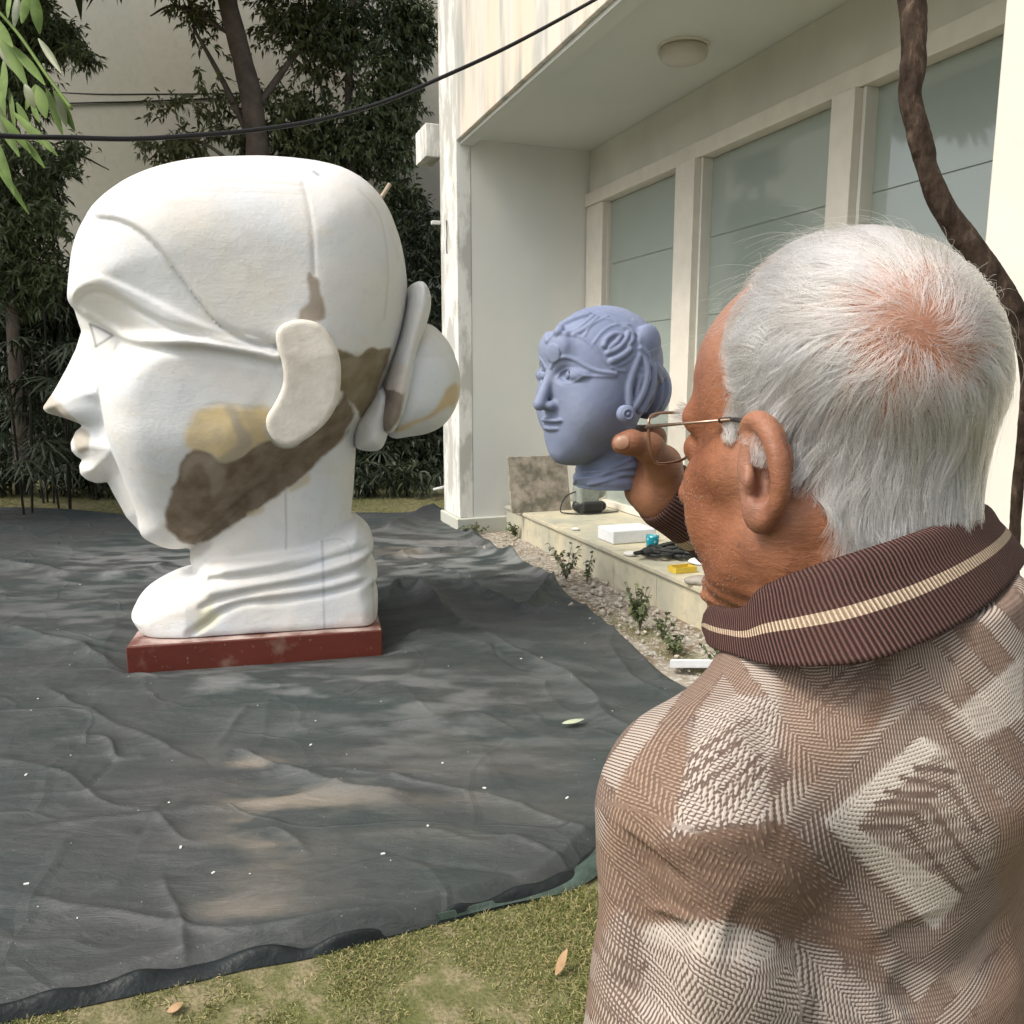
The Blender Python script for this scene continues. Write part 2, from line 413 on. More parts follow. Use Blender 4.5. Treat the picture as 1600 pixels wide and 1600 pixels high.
for k in range(4):
    a, b = edges[k]
    if k in (1, 2):
        MB().box(*T(b, a, NW - .085, NW + .1, PLAT, HW - .002)).build('mullion', m_frame, bld, bevel=.006)
        MB().box(*T(b - .028, b - .002, NW - .03, NW + .1, PLAT, HW - .002)).build('mullion', m_lint, bld, bevel=.003)
    elif k == 0: MB().box(*T(b, a, NW - .03, NW + .1, PLAT, HW - .002)).build('mullion', m_frame, bld, bevel=.006)
MB().box(*T(SN - .2, S0, NW + .3, NW + .32, 0, HC)).build('back_panel', m_dark, bld)
# horizontal joints of the glazing behind each pane gap
MB().box(*T(SN - .1, S0 - .01, NW + .064, NW + .08, PLAT, HW)).build('blind', m_line, bld)
# the small beam end on the far side of the pillar
MB().box(W(SF + .002, NC - .13, wz(0, 0) if False else PL(680, 258, W(SF + .3, NC), D)[2]), D * .4, N * .16, Z * .30).build('beam_end', m_peel, bld, bevel=.01)
# ceiling lamp
q = PL(1068, 72, W(0, 0, HC + .03), Z)
V, F = [], []
prof = [(0, -.10), (.07, -.098), (.12, -.088), (.148, -.07), (.156, -.045), (.150, -.022), (.13, -.012), (.13, 0)]
for (r_, z_) in prof:
    for k in range(40): V.append(q + np.array([r_ * math.cos(k * math.pi / 20), r_ * math.sin(k * math.pi / 20), z_]))
F = [(i * 40 + k, (i + 1) * 40 + k, (i + 1) * 40 + (k + 1) % 40, i * 40 + (k + 1) % 40) for i in range(len(prof) - 1) for k in range(40)]
lamp = empty('ceiling_lamp', q, 'round cream ceiling lamp, switched off, on the underside of the roof slab', 'lamp')
m_lampg = simple('cream_lamp_glass', (.55, .52, .46), .35, .05, 6, .0)
meshobj('lamp_shade', V, F, m_lampg, lamp)
V, F = tube([q + Z * -.014, q + Z * .0], [.165, .165], 40); meshobj('lamp_base', V, F, m_frame, lamp, smooth=False)

# ---- ledge
M = Mat('pale_stone_tiles', .6, .3); n1 = M.noise(2.5, 5, stretch=(1, 1, .4)); n2 = M.noise(12, 5)
c = M.mix(M.ramp(n1, [(.35, 0), (.65, 1)]), (.40, .40, .33), (.62, .56, .40)); c = M.mix(M.ramp(n2, [(.5, 0), (.7, .5)]), c, (.30, .31, .26))
M.col(c).bump(n2, .15, .004); m_tile = M.m
NL = 2.69
ledge = empty('stone_ledge', W(5, NL, 0), 'long pale stone tiled step running along the foot of the windows', 'ledge')
MB().box(*T(1.0, S0 - .037, NL + .02, NW + .3, 0, PLAT - .03)).build('core', m_base, ledge)
s = 1.0; k = 0
tr = random.Random(4)
while s < S0 - .1:
    e = min(s + .6, S0 - .04)
    MB().box(*T(s + .002, e - .002, NL + tr.uniform(-.002, .002), NL + .019, .005, PLAT - .034)).build('tile', m_tile, ledge, bevel=.002)
    MB().box(*T(s + .002, e - .002, NL - .02, NL + .55, PLAT - .029, PLAT + tr.uniform(-.002, .001))).build('tile', m_tile, ledge, bevel=.003)
    MB().box(*T(s + .002, e - .002, NL + .553, NW + .014, PLAT - .029, PLAT + tr.uniform(-.002, .001))).build('tile', m_tile, ledge, bevel=.003)
    s = e
# ---- background wall
M = Mat('weathered_grey_wall', .9, .1); n1 = M.noise(.55, 4, stretch=(1, 1, .15)); n2 = M.noise(.4, 3); n3 = M.noise(12, 5)
c = M.mix(M.ramp(n1, [(.4, 0), (.62, 1)]), (.44, .44, .37), (.50, .45, .38)); c = M.mix(M.ramp(n2, [(.4, 0), (.7, .7)]), c, (.40, .41, .38))
c = M.mix(M.ramp(n3, [(.4, 0), (.8, .3)]), c, (.30, .30, .26)); M.col(c).bump(n3, .1, .01); m_bw = M.m
bw = MB().box((-16, 14.2, 0), (19, 0, 0), (0, .4, 0), (0, 0, 9)).build('house_wall', m_bw)
tag(bw, 'tall weathered grey house wall behind the trees', 'wall')
m_wire = simple('black_cable', (.012, .012, .014), .4, .1, 30, .1)
def cable(name, pts, rad, m, label, cat, group=None, parent=None, n=10, segs=8):
    V, F = tube(catmull(pts, n), rad, segs); o = meshobj(name, V, F, m, parent)
    return tag(o, label, cat, group)
for i, (a, lb) in enumerate([([(20, 78), (90, 93), (200, 108), (310, 116), (420, 125)], 'uppermost thin wire sloping down across the grey house wall'),
                       ([(60, 143), (150, 147), (240, 147), (420, 146)], 'middle thin wire running level across the grey house wall'),
                       ([(70, 162), (150, 160), (225, 158), (420, 150)], 'lowest thin wire running across the grey house wall')]):
    cable('wire', [P(x, y, 13.3) for x, y in a], .013, m_wire, lb, 'wire', 'thin wires on the house wall')
pts = [(-150, 196, 2.6), (0, 212, 2.8), (105, 215, 2.9), (210, 217, 3.05), (310, 211, 3.2), (400, 203, 3.35), (500, 187, 3.5), (600, 159, 3.7), (690, 121, 3.9), (800, 70, 4.1), (925, 2, 4.35), (1050, -70, 4.6)]
cable('power_cable', [P(*q) for q in pts], .009, m_wire, 'black cable sagging across the top of the yard to the roof', 'cable')

# ================================================================== TARP
front = [(-60, 1612), (0, 1592), (150, 1553), (350, 1508), (500, 1488), (600, 1468), (700, 1441), (800, 1408), (880, 1380), (945, 1325), (1080, 1255), (1300, 1160), (1480, 1110)]
right = [(1480, 1110), (1300, 1085), (1200, 1095), (1130, 1093), (1050, 1064), (985, 1010), (930, 962), (885, 930), (850, 905), (790, 870), (740, 830), (700, 806)]
fr = catmull([G(*q) for q in front], 12); 
far = [G(700, 806), G(560, 808), G(300, 810), G(0, 800), G(-150, 797)]
rt = catmull([G(*q) for q in right], 12); bk = catmull(far[::-1], 14)
lf = catmull([G(-60, 1612), G(-320, 1250), G(-420, 1000), G(-300, 860), G(-150, 797)], 14)
nu, nv = 520, 460
vv = np.linspace(0, 1, nv) ** 1.25
cb, ct = resamp(fr, nu), resamp(bk, nu); 
def resv(c):
    L = np.r_[0, np.cumsum(np.linalg.norm(np.diff(c, axis=0), axis=1))]; t = vv * L[-1]
    return np.stack([np.interp(t, L, c[:, k]) for k in range(3)], 1)
cl, cr = resv(lf), resv(rt); u = np.linspace(0, 1, nu)[:, None, None]; v = vv[None, :, None]
S = (1 - v) * cb[:, None] + v * ct[:, None] + (1 - u) * cl[None] + u * cr[None] - ((1 - u) * (1 - v) * cb[0] + u * (1 - v) * cb[-1] + (1 - u) * v * ct[0] + u * v * ct[-1])
TV = S.reshape(-1, 3)
folds = [([(60, 1085), (150, 1120), (250, 1168), (335, 1202)], .018, .035), ([(335, 1202), (390, 1190), (450, 1222), (560, 1265), (640, 1280)], .035, .05),
    ([(690, 945), (760, 1000), (850, 1050), (905, 1095), (960, 1140), (1050, 1200)], .028, .05), ([(860, 925), (900, 950), (985, 1010), (1040, 1080)], .02, .05),
    ([(820, 965), (850, 940), (872, 905), (885, 880)], .09, .05), ([(640, 935), (720, 925), (830, 965), (930, 960)], .05, .05), ([(600, 945), (620, 925), (660, 932), (700, 960)], .08, .06),
    ([(700, 808), (720, 830), (790, 872), (850, 905), (890, 930)], .06, .07), ([(450, 1150), (560, 1150), (680, 1138), (760, 1130), (830, 1160)], .012, .03),
    ([(150, 1242), (195, 1192)], -.01, .02), ([(200, 1328), (275, 1258)], -.01, .02), ([(345, 1180), (385, 1115)], .012, .03), ([(0, 985), (80, 1010), (180, 1050), (260, 1075)], .03, .05),
    ([(0, 880), (90, 900), (200, 905), (290, 880)], .05, .08), ([(590, 880), (700, 868), (800, 880), (870, 902)], .05, .06), ([(620, 1010), (700, 1000), (800, 1040)], .03, .06),
    ([(1000, 960), (960, 1010), (1000, 1080), (1100, 1130)], .02, .06), ([(700, 790), (690, 800), (640, 825), (600, 840)], .10, .12)]
H = np.zeros(len(TV)); XY = TV[:, :2]
fr_ = random.Random(77); wfolds = []
for i in range(34):
    p0 = G(fr_.uniform(-100, 1150), 860 + 620 * fr_.random() ** 1.5); a_ = fr_.choice([-.35, .1, .5, -.9]) + fr_.uniform(-.25, .25); L_ = fr_.uniform(.5, 1.8); d_ = np.array([math.cos(a_), math.sin(a_), 0]); n_ = np.array([-d_[1], d_[0], 0])
    wfolds.append(([p0, p0 + d_ * L_ * .4 + n_ * fr_.uniform(-.08, .08), p0 + d_ * L_ * .7 + n_ * fr_.uniform(-.12, .12), p0 + d_ * L_], fr_.choice([.016, .022, -.010, .012]), .022))
for pl, hh, ww in folds + wfolds:
    c = catmull([G(*q) if len(q) == 2 else q for q in pl], 6)[:, :2]; wj = fbm(np.c_[TV[:, :2] * 3, TV[:, 2]], 2, 5) * .05
    lo, hi = c.min(0) - ww * 5, c.max(0) + ww * 5; mk = ((XY > lo) & (XY < hi)).all(1)
    d, t = polydist(XY[mk] + wj[mk][:, None], c); d = np.abs(d)
    H[mk] += hh * np.exp(-(d / (ww * .8)) ** 1.05) * np.clip(np.sin(np.pi * np.clip(t, .02, .98)) * 2.2, 0, 1)
Q = TV * np.array([1, 1, 1])
def ridged(Q, s, o=3):
    return sum((1 - np.abs(fbm(Q * 2 ** k, 2, s + k))) ** 4 * .5 ** k for k in range(o))
stretch = np.c_[Q[:, 0] * 1.2 + Q[:, 1] * .5, Q[:, 1] * 3.0, Q[:, 2]]
H += .040 * fbm(Q * .8, 2, 21) + .006 * fbm(stretch * 2.2, 4, 22) + .0055 * ridged(stretch * 1.3, 30) + .005 * sum((1 - np.abs(fbm(np.c_[Q[:, 0] * a_ + Q[:, 1] * b_, Q[:, 1] * a_ - Q[:, 0] * b_ * 2.2, Q[:, 2]], 2, 90 + i_))) ** 14 for i_, (a_, b_) in enumerate(((1.1, .5), (.9, -.7)))) + .005 * ridged(np.c_[Q[:, 0] * 6, Q[:, 1] * 11, Q[:, 2]], 40, 2) * .4
ui = np.repeat(np.arange(nu), nv); vi = np.tile(np.arange(nv), nu)
bd = np.minimum.reduce([np.linalg.norm(XY - cb[ui][:, :2], axis=1), np.linalg.norm(XY - cr[vi][:, :2], axis=1)])
rise = .008 * np.exp(-((bd - .06) / .05) ** 2) * (.75 + .5 * vnoise(TV * 2.1, 8))
_pc = G(400, 1040); _q = XY - _A0; _ex = np.clip(np.maximum(np.maximum(-(_q @ _SU[:2]), _q @ _SU[:2] - 1.28), np.maximum(-(-(_q @ _SY[:2])), -(_q @ _SY[:2]) - 1.1)), 0, 9)
H = (.024 + np.maximum(H, -.018) + rise.clip(0)) * (.12 + .88 * np.clip(_ex / .22, 0, 1) ** .8)
env = np.clip(bd / .05, 0, 1) ** .7
H = H * env + .006
TV[:, 2] = H
idx = np.arange(nu * nv).reshape(nu, nv); TF = np.stack([idx[:-1, :-1], idx[1:, :-1], idx[1:, 1:], idx[:-1, 1:]], -1).reshape(-1, 4)
pxx, pyy, _w = project(TV)
def blob(x, y, rx, ry): return np.exp(-(((pxx - x) / rx) ** 2 + ((pyy - y) / ry) ** 2))
# dust and dried mud on the sheet; foreground mud blobs paint in the sun patch
nz = fbm(stretch * 3, 4, 50); nz2 = fbm(np.c_[Q[:, 0] * 5, Q[:, 1] * 12, Q[:, 2]], 4, 60)
mud_sunpatch = np.clip(1.0 * blob(415, 1300, 70, 60) + .9 * blob(390, 1440, 75, 40) + 1.2 * blob(395, 1198, 40, 14) + .5 * blob(500, 1250, 110, 22) + .8 * blob(650, 860, 60, 12) + .18 * blob(700, 1250, 280, 120), 0, 1) * np.clip(.35 + 2.0 * nz, 0, 1)
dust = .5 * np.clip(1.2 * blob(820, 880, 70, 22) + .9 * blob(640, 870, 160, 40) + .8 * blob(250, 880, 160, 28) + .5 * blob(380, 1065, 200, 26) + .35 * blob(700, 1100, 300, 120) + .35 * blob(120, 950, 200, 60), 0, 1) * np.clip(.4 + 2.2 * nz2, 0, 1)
crest = np.clip((H - .07) * 12, 0, 1)
M = Mat('green_grey_tarpaulin', .55, .35)
a_m, a_d = M.attr('mud_sunpatch'), M.attr('dust'); n1 = M.noise(1.3, 5); n2 = M.noise(5, 6, stretch=(.7, 1.6, 1), rough=.65); n3 = M.noise(25, 5); n4 = M.noise(9, 6, stretch=(.6, 2.2, 1), rough=.7, dist=.6)
c = M.mix(M.ramp(n1, [(.38, 0), (.62, 1)]), (.034, .047, .047), (.050, .053, .053)); c = M.mix(M.ramp(n2, [(.45, 0), (.80, .6)]), c, (.082, .084, .083))
c = M.mix(M.ramp(n4, [(.55, 0), (.80, .55)]), c, (.125, .128, .122)); c = M.mix(M.ramp(n4, [(.30, .6), (.42, 0)]), c, (.02, .026, .027))
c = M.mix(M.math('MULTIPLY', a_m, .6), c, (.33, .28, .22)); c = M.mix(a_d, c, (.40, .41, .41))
sp = M.vor(38); c = M.mix(M.ramp(sp, [(.035, .6), (.06, 0)]), c, (.55, .56, .55))
M.col(c); n6 = M.noise(7, 7, stretch=(.5, 2.4, 1), rough=.72, dist=1.6); M.bump(n2, .4, .02).bump(n3, .3, .006).bump(n4, .5, .014).bump(n6, .15, .02)
vd = M.n.new('ShaderNodeMapping'); dn = M.n.new('ShaderNodeTexNoise'); dn.inputs['Scale'].default_value = 1.1; M.l.new(M.coord(), dn.inputs['Vector']); va_ = M.n.new('ShaderNodeVectorMath'); va_.operation = 'MULTIPLY_ADD'; M.l.new(dn.outputs['Color'], va_.inputs[0]); va_.inputs[1].default_value = (.9, .9, 0); M.l.new(M.coord(), va_.inputs[2]); M.l.new(va_.outputs[0], vd.inputs[0]); vd.inputs['Scale'].default_value = (.8, 1.5, 1)
cr1 = M.ramp(M.vor(1.5, vd.outputs[0], 'DISTANCE_TO_EDGE'), [(0, 1), (.035, 0)]); cr2 = M.ramp(M.vor(4.2, vd.outputs[0], 'DISTANCE_TO_EDGE'), [(0, 1), (.03, 0)]); M.bump(cr1, .32, .010).bump(cr2, .10, .004); m_tarp = M.m
tp = meshobj('tarpaulin', TV, TF, m_tarp, attrs={'mud_sunpatch': mud_sunpatch, 'dust': dust})
tag(tp, 'dark green grey plastic sheet spread crumpled over the lawn under the giant head', 'tarpaulin')
print("tarp", time.time() - T0)
# folded hem strips along the near edge
m_hem = simple('dark_tarpaulin_hem', (.010, .014, .015), .5, .4, 9, .5, bdist=.01)
m_green = simple('green_tarpaulin_underside', (.05, .075, .062), .6, .35, 14, .5, bdist=.01)
def strip(name, inner, width_fn, zfn, m, n=220, k=9):
    V = []; c = resamp(inner, n); t = np.gradient(c, axis=0); t /= np.linalg.norm(t, axis=1)[:, None]; o = np.cross(t, Z) ; o[:, 2] = 0
    for i in range(n):
        for j in range(k): V.append(c[i] + o[i] * width_fn(i / n, j / (k - 1)) + Z * zfn(i / n, j / (k - 1)))
    idx = np.arange(n * k).reshape(n, k); F = np.stack([idx[:-1, :-1], idx[:-1, 1:], idx[1:, 1:], idx[1:, :-1]], -1).reshape(-1, 4)
    V = np.array(V); V[:, :2] += .006 * fbm(V * 9, 3, 3)[:, None]; return meshobj(name, V, F, m, tp)
h = strip('hem', fr, lambda u, w: -.02 + .050 * w * (1 + .6 * math.sin(u * 17) * math.sin(u * 5.3)), lambda u, w: .024 * math.sin(math.pi * (.15 + .85 * w)) * (1 + .55 * math.sin(u * 23 + 2 * math.sin(u * 61))) + .004, m_hem)
h2 = strip('underlay', fr[70:150], lambda u, w: -.01 + (.01 + .17 * min(1, 2.2 * u) ** 1.3) * w * (1 + .3 * math.sin(u * 9)), lambda u, w: .012 + .02 * math.sin(math.pi * w) * (.6 + .4 * math.sin(u * 31 + w * 3)), m_green)
def tarp_z(p):
    i = np.argmin(((TV[:, :2] - np.asarray(p)[:2]) ** 2).sum(1)); return TV[i, 2]
# bits lying on the tarp
M = Mat('white_chip', .8, .2); M.col((.75, .75, .72)); m_chip = M.m
V, F = [], []
cr_ = random.Random(11)
ch = MB()
spots = [(845, 1047), (652, 1030), (915, 1018), (1040, 1087), (700, 1060), (390, 1207), (240, 1100), (60, 1102), (100, 1105), (495, 1140), (760, 1255)] + [(cr_.uniform(20, 1050), 900 + 560 * cr_.random() ** 1.2) for _ in range(80)]
for (x, y) in spots:
    if y > 1500 - .12 * x: continue
    g = G(x, y); z = tarp_z(g); s = cr_.choice([.0015, .002, .003, .006]); a = cr_.uniform(0, 3); e = np.array([math.cos(a), math.sin(a), 0]) * s * cr_.uniform(1, 2.5); e2 = np.array([-math.sin(a), math.cos(a), 0]) * s
    ch.box(g * [1, 1, 0] + Z * (z + .001), e, e2, Z * s * .5)
tag(ch.build('foam_crumbs', m_chip), 'small white foam crumbs scattered over the plastic sheet', 'crumbs', kind='stuff')
def leafblade(name, a, b, wd, m, label=None, cat=None, parent=None, sag=.0, up=Z, k=7):
    a, b = np.array(a, float), np.array(b, float); t = b - a; L = np.linalg.norm(t); sd = np.cross(t, up); sd /= np.linalg.norm(sd) + 1e-9; nn = np.cross(sd, t / L); V, F = [], []
    for i in range(k):
        f = i / (k - 1); w = wd * math.sin(math.pi * min(.97, .04 + f * .96)) ** .8; p = a + t * f - Z * sag * L * f * f
        V += [p - sd * w, p + nn * w * .35, p + sd * w]
    for i in range(k - 1): F += [(3 * i, 3 * i + 1, 3 * i + 4, 3 * i + 3), (3 * i + 1, 3 * i + 2, 3 * i + 5, 3 * i + 4)]
    return tag(meshobj(name, V, F, m, parent), label, cat)
m_dryleaf = simple('pale_green_leaf', (.42, .46, .33), .6, .15, 40, .2)
a, b = G(878, 1152), G(912, 1146); leafblade('fallen_leaf', [a[0], a[1], tarp_z(a) + .02], [b[0], b[1], tarp_z(b) + .025], .02, m_dryleaf, 'pale green fallen leaf lying on the plastic sheet', 'leaf')
# ================================================================== GIANT HEAD
TH = R(13.0); SU = np.array([math.cos(TH), math.sin(TH), 0]); SY = np.array([math.sin(TH), -math.cos(TH), 0])
_A = G(200, 1057); M0 = _A - SY * .55; M0[2] = 0
def s2(px, py, y=0.0):
    p = PL(px, py, M0 + SY * y, SY); return float((p - M0) @ SU), float(p[2])
def spoly(pts): return np.array([s2(*q) for q in pts])
def tolocal(Q): q = Q - M0; return np.stack([q @ SU, q @ SY, q[:, 2]], 1)
def toworld(q): return M0 + q[:, :1] * SU + q[:, 1:2] * SY + q[:, 2:3] * Z
class Field:
    """scalar field on a regular grid of the profile plane, sampled bilinearly"""
    lo = np.array([-.75, -.1]); hi = np.array([2.15, 2.95]); h = .008
    def __init__(s, fn=None, A=None):
        n = np.ceil((s.hi - s.lo) / s.h).astype(int) + 1; s.n = n
        if A is None:
            g = np.stack(np.meshgrid(np.arange(n[0]), np.arange(n[1]), indexing='ij'), -1).reshape(-1, 2) * s.h + s.lo; A = fn(g).reshape(n)
        s.A = A
    def blur(s, k):
        A = s.A
        for _ in range(k):
            A = np.pad(A, 1, mode='edge'); A = (A[:-2, 1:-1] + A[2:, 1:-1] + A[1:-1, 1:-1] * 2) / 4; A = np.pad(A, 1, mode='edge'); A = (A[1:-1, :-2] + A[1:-1, 2:] + A[1:-1, 1:-1] * 2) / 4
        s.A = A; return s
    def __call__(s, q):
        g = (q - s.lo) / s.h; g = np.clip(g, 0, np.array(s.n) - 1.001); i = g.astype(int); f = g - i; A = s.A
        return (A[i[:, 0], i[:, 1]] * (1 - f[:, 0]) + A[i[:, 0] + 1, i[:, 1]] * f[:, 0]) * (1 - f[:, 1]) + (A[i[:, 0], i[:, 1] + 1] * (1 - f[:, 0]) + A[i[:, 0] + 1, i[:, 1] + 1] * f[:, 0]) * f[:, 1]
def infl(poly, closed=True, blur=6, n=6):
    c = catmull(poly, n, True) if n > 1 else poly
    return Field(lambda g: sd2(g, c)).blur(blur)
yc = .33
main = [(114, 478), (112, 455), (115, 425), (118, 400), (127, 370), (142, 342), (165, 315), (205, 287), (255, 267), (310, 256), (370, 252), (430, 252), (490, 258), (538, 270), (577, 294), (603, 326), (621, 368), (631, 410), (635, 455), (631, 500), (620, 545), (604, 590), (585, 630), (560, 662), (520, 700), (470, 745), (400, 795), (340, 835), (300, 853), (270, 856), (245, 848), (222, 832)]
chk = [(205, 806), (188, 775), (170, 735), (156, 695), (147, 655), (142, 620), (144, 592), (152, 568), (170, 540), (166, 526), (150, 512), (132, 498)]
A_poly = np.vstack([spoly(main), np.array([s2(x, y, yc * k) for (x, y), k in zip(chk, [.6, .85, 1, 1, 1, 1, 1, 1, .9, .8, .6, .3])])])
FA = infl(A_poly, blur=10)
nose = [(113, 470), (119, 492), (128, 518), (119, 546), (104, 577), (86, 609), (67, 637), (73, 645), (98, 652), (121, 660), (130, 665), (118, 675), (111, 691), (112, 704), (121, 714), (129, 718), (124, 727), (126, 741), (137, 750), (152, 755), (168, 753), (178, 772), (198, 808), (230, 842), (275, 850), (300, 780), (300, 600), (250, 470), (180, 430), (125, 440)]
FN = Field(lambda g, c=spoly(nose): sd2(g, c)).blur(1)
neck = [(300, 840), (330, 780), (400, 700), (553, 640), (556, 690), (553, 750), (548, 830), (560, 900), (330, 900)]
FK = infl(spoly(neck), blur=8)
chest = [(217, 948), (219, 936), (228, 922), (246, 910), (270, 899), (292, 893), (312, 884), (318, 868), (335, 850), (420, 835), (500, 825), (549, 806), (563, 812), (578, 826), (582, 842), (577, 856), (573, 863), (584, 873), (588, 886), (583, 897), (588, 915), (587, 950), (584, 972), (520, 985), (350, 990), (258, 985)]
chp = spoly(chest); chp[:, 1] = np.where(chp[:, 1] < .12, .08, chp[:, 1])
FC = infl(chp, blur=1, n=4)
def HWf(g):   # half width of the head over the profile plane
    u, v = g[:, 0], g[:, 1]; t = np.clip((v - .5) / .75, 0, 1); t = t * t * (3 - 2 * t)
    w = .34 + .30 * t; w = w - .10 * np.clip((.35 - u) / .6, 0, 1) ** 1.5 ; return w
FHW = Field(HWf).blur(4)
RA = .56
def prof(d, R_): return np.maximum(0, 1 - d / R_)
def raf(g):
    a = np.clip((g[:, 1] - .40) / .25, 0, 1) * np.clip((1.75 - g[:, 1]) / .25, 0, 1) * np.clip((.75 - g[:, 0]) / .45, 0, 1); return .56 - .27 * a * a * (3 - 2 * a)
FRA = Field(raf).blur(10)
def base_w(q): d = FA(q); k = prof(d, FRA(q)); return FHW(q) * np.sqrt(np.clip(1 - k ** 2.3, 0, 1))
def near_uv(px, py):
    y = .45
    for _ in range(8): uv = np.array(s2(px, py, y)); y = .5 * y + .5 * float(base_w(uv[None])[0])
    return uv
def nline(pts, n=8): return np.array([near_uv(*q) for q in catmull(pts, n)])
def gauss(g, line, w): d, t = polydist(g, line); return np.exp(-(d / w) ** 2), t
hairline = nline([(140, 330), (150, 341), (180, 345), (215, 361), (250, 392), (280, 430), (310, 470), (340, 505), (370, 526), (400, 538), (432, 541)])
far_poly = np.vstack([hairline, [(hairline[-1][0] + .2, hairline[-1][1] - .05), (2.1, hairline[-1][1]), (2.1, 2.9), (-.7, 2.9), (-.7, hairline[0][1])]])
band_t = nline([(113, 462), (122, 445), (140, 436), (160, 435), (195, 449), (230, 466), (265, 484), (300, 501), (325, 511), (345, 517), (390, 530), (430, 545)])
band_b = nline([(118, 478), (124, 464), (138, 455), (156, 454), (178, 462), (205, 478), (235, 495), (270, 512), (300, 522), (340, 534), (400, 545), (430, 552)])
brow = nline([(137, 492), (155, 502), (175, 514), (195, 525), (220, 531), (260, 533), (300, 534), (350, 540), (400, 549), (432, 557)])
lid = nline([(143, 498), (160, 511), (178, 522), (200, 532), (230, 536)])
cheekl = nline([(172, 545), (200, 533), (260, 538), (330, 545), (400, 556), (432, 562)])
FHair = Field(lambda g: sd2(g, far_poly))
band_poly = np.vstack([band_t, band_b[::-1]])
FBand = Field(lambda g: sd2(g, band_poly))
def relief(g):
    r = .026 * (1 / (1 + np.exp(-np.clip(FHair(g) / .006, -40, 40))))
    a, _ = gauss(g, hairline, .012); r -= .030 * a
    r += .024 / (1 + np.exp(-np.clip(FBand(g) / .006, -40, 40)))
    a, _ = gauss(g, band_b, .013); r -= .026 * a
    a, _ = gauss(g, band_t, .010); r += .006 * a
    a, t = gauss(g, brow, .024); r += .046 * a
    a, _ = gauss(g + np.array([0, .042]), brow, .020); r -= .024 * a
    a, _ = gauss(g - np.array([0, .05]), brow, .03); r -= .014 * a
    for ln, w, d in seams: a, _ = gauss(g, ln, w); r -= d * a
    return r
seams = [(nline([(474, 288), (484, 335), (489, 380), (491, 430)], 6), .008, .008), (nline([(155, 345), (185, 322), (215, 303), (255, 290), (300, 284), (400, 283), (474, 290)], 6), .006, .004),
         (nline([(310, 299), (400, 300), (484, 304)], 4), .006, .003), (nline([(560, 296), (590, 330), (603, 380), (606, 440), (600, 500), (585, 545)], 6), .008, .005),
         (nline([(330, 632), (380, 636), (418, 640)], 4), .005, .003), (nline([(160, 360), (170, 345)], 4), .006, .004)]
FR = Field(relief).blur(1)
def lattice(q, s=0): return fbm(q, 3, s)
grooves = [spoly([(x, y, .42) for x, y in L]) for L in (
    [(300, 888), (330, 880), (361, 872), (425, 860), (500, 845), (560, 820)],
    [(330, 905), (365, 901), (410, 898), (462, 890), (519, 873), (580, 857)],
    [(318, 945), (340, 935), (369, 927), (425, 916), (500, 905), (590, 880)],
    [(300, 985), (327, 968), (350, 950), (387, 938), (444, 934), (519, 922), (590, 902)])]
crests = [spoly([(x, y, .42) for x, y in L]) for L in (
    [(350, 888), (425, 876), (500, 858), (575, 838)], [(330, 922), (425, 905), (500, 890), (580, 868)], [(345, 942), (425, 925), (520, 912), (590, 890)])]
def chrel(g):
    r = 0
    for L, w, d in zip(grooves, (.028, .018, .016, .02), (.045, .026, .020, .024)): r = r - d * gauss(g, catmull(L, 5), w)[0]
    for L, d in zip(crests, (.030, .022, .014)): r = r + d * gauss(g, catmull(L, 5), .03)[0]
    return r
FCR = Field(chrel)
nb = tolocal(np.array([PL(126, 640, M0 + SY * .12, SY)]))[0]
lipc = np.array([s2(166, 716, .16)])[0]
LB_ = np.array([s2(285, 940)[0], 0, .235])
def f_head(q):
    y = np.abs(q[:, 1]); g = q[:, [0, 2]]
    dA = FA(g); fade = np.clip(dA / .05, 0, 1); ye = np.maximum(y - FR(g) * fade, 0)
    k = prof(dA, FRA(g)); Aw = FHW(g)
    a = ((ye / Aw) ** 2.0 + k ** 2.3) ** .46 - 1; a = a * .42
    dN = FN(g); wn = .075 + .16 * np.clip((dN) / .22, 0, 1); kn = prof(dN, .10)
    n = (np.sqrt((y / wn) ** 2 + kn ** 2) - 1) * .09
    nw = ell(np.stack([q[:, 0], y, q[:, 2]], 1), nb + np.array([.03, -.02, 0]), (.13, .085, .07)); n = smin(n, nw, .05)
    # lip parting
    kk = prof(FK(g), .34); nk = (np.sqrt((y / .37) ** 2 + kk ** 2) - 1) * .3
    dC = FC(g); yc2 = np.maximum(y - FCR(g) * np.clip(dC / .06, 0, 1), 0); kc = prof(dC, .13)
    cw = .44 + .06 * np.clip((.5 - g[:, 1]) / .35, 0, 1) - .10 * np.clip((.28 - g[:, 0]) / .4, 0, 1)
    c = ((yc2 / cw) ** 2.6 + kc ** 2.6) ** (1 / 2.6) - 1; c = c * .11
    c = smin(c, ell(np.stack([q[:, 0], y, q[:, 2]], 1), LB_, (.225, .36, .125)), .03)
    r = smin(a, n, .012); r = smin(r, nk, .03); r = smin(r, c, .02)
    return smax(r, .155 - q[:, 2], .01)
f_head_n = lambda q: f_head(q) + .0012 * fbm(q * 7, 3, 9)
V, F = nets(f_head_n, (-.66, -.75, .12), (1.62, .75, 2.75), .0155, snap=2, refine=1, lip=2.2)
VW = toworld(V)
px_, py_, w_ = project(VW); wx = px_ + 9 * fbm(V * 8, 5, 77); wy = py_ + 9 * fbm(V * 8, 5, 78); near = V[:, 1] > .02
pq = np.stack([wx, wy], 1); col = np.zeros((len(V), 3)); amt = np.zeros(len(V))
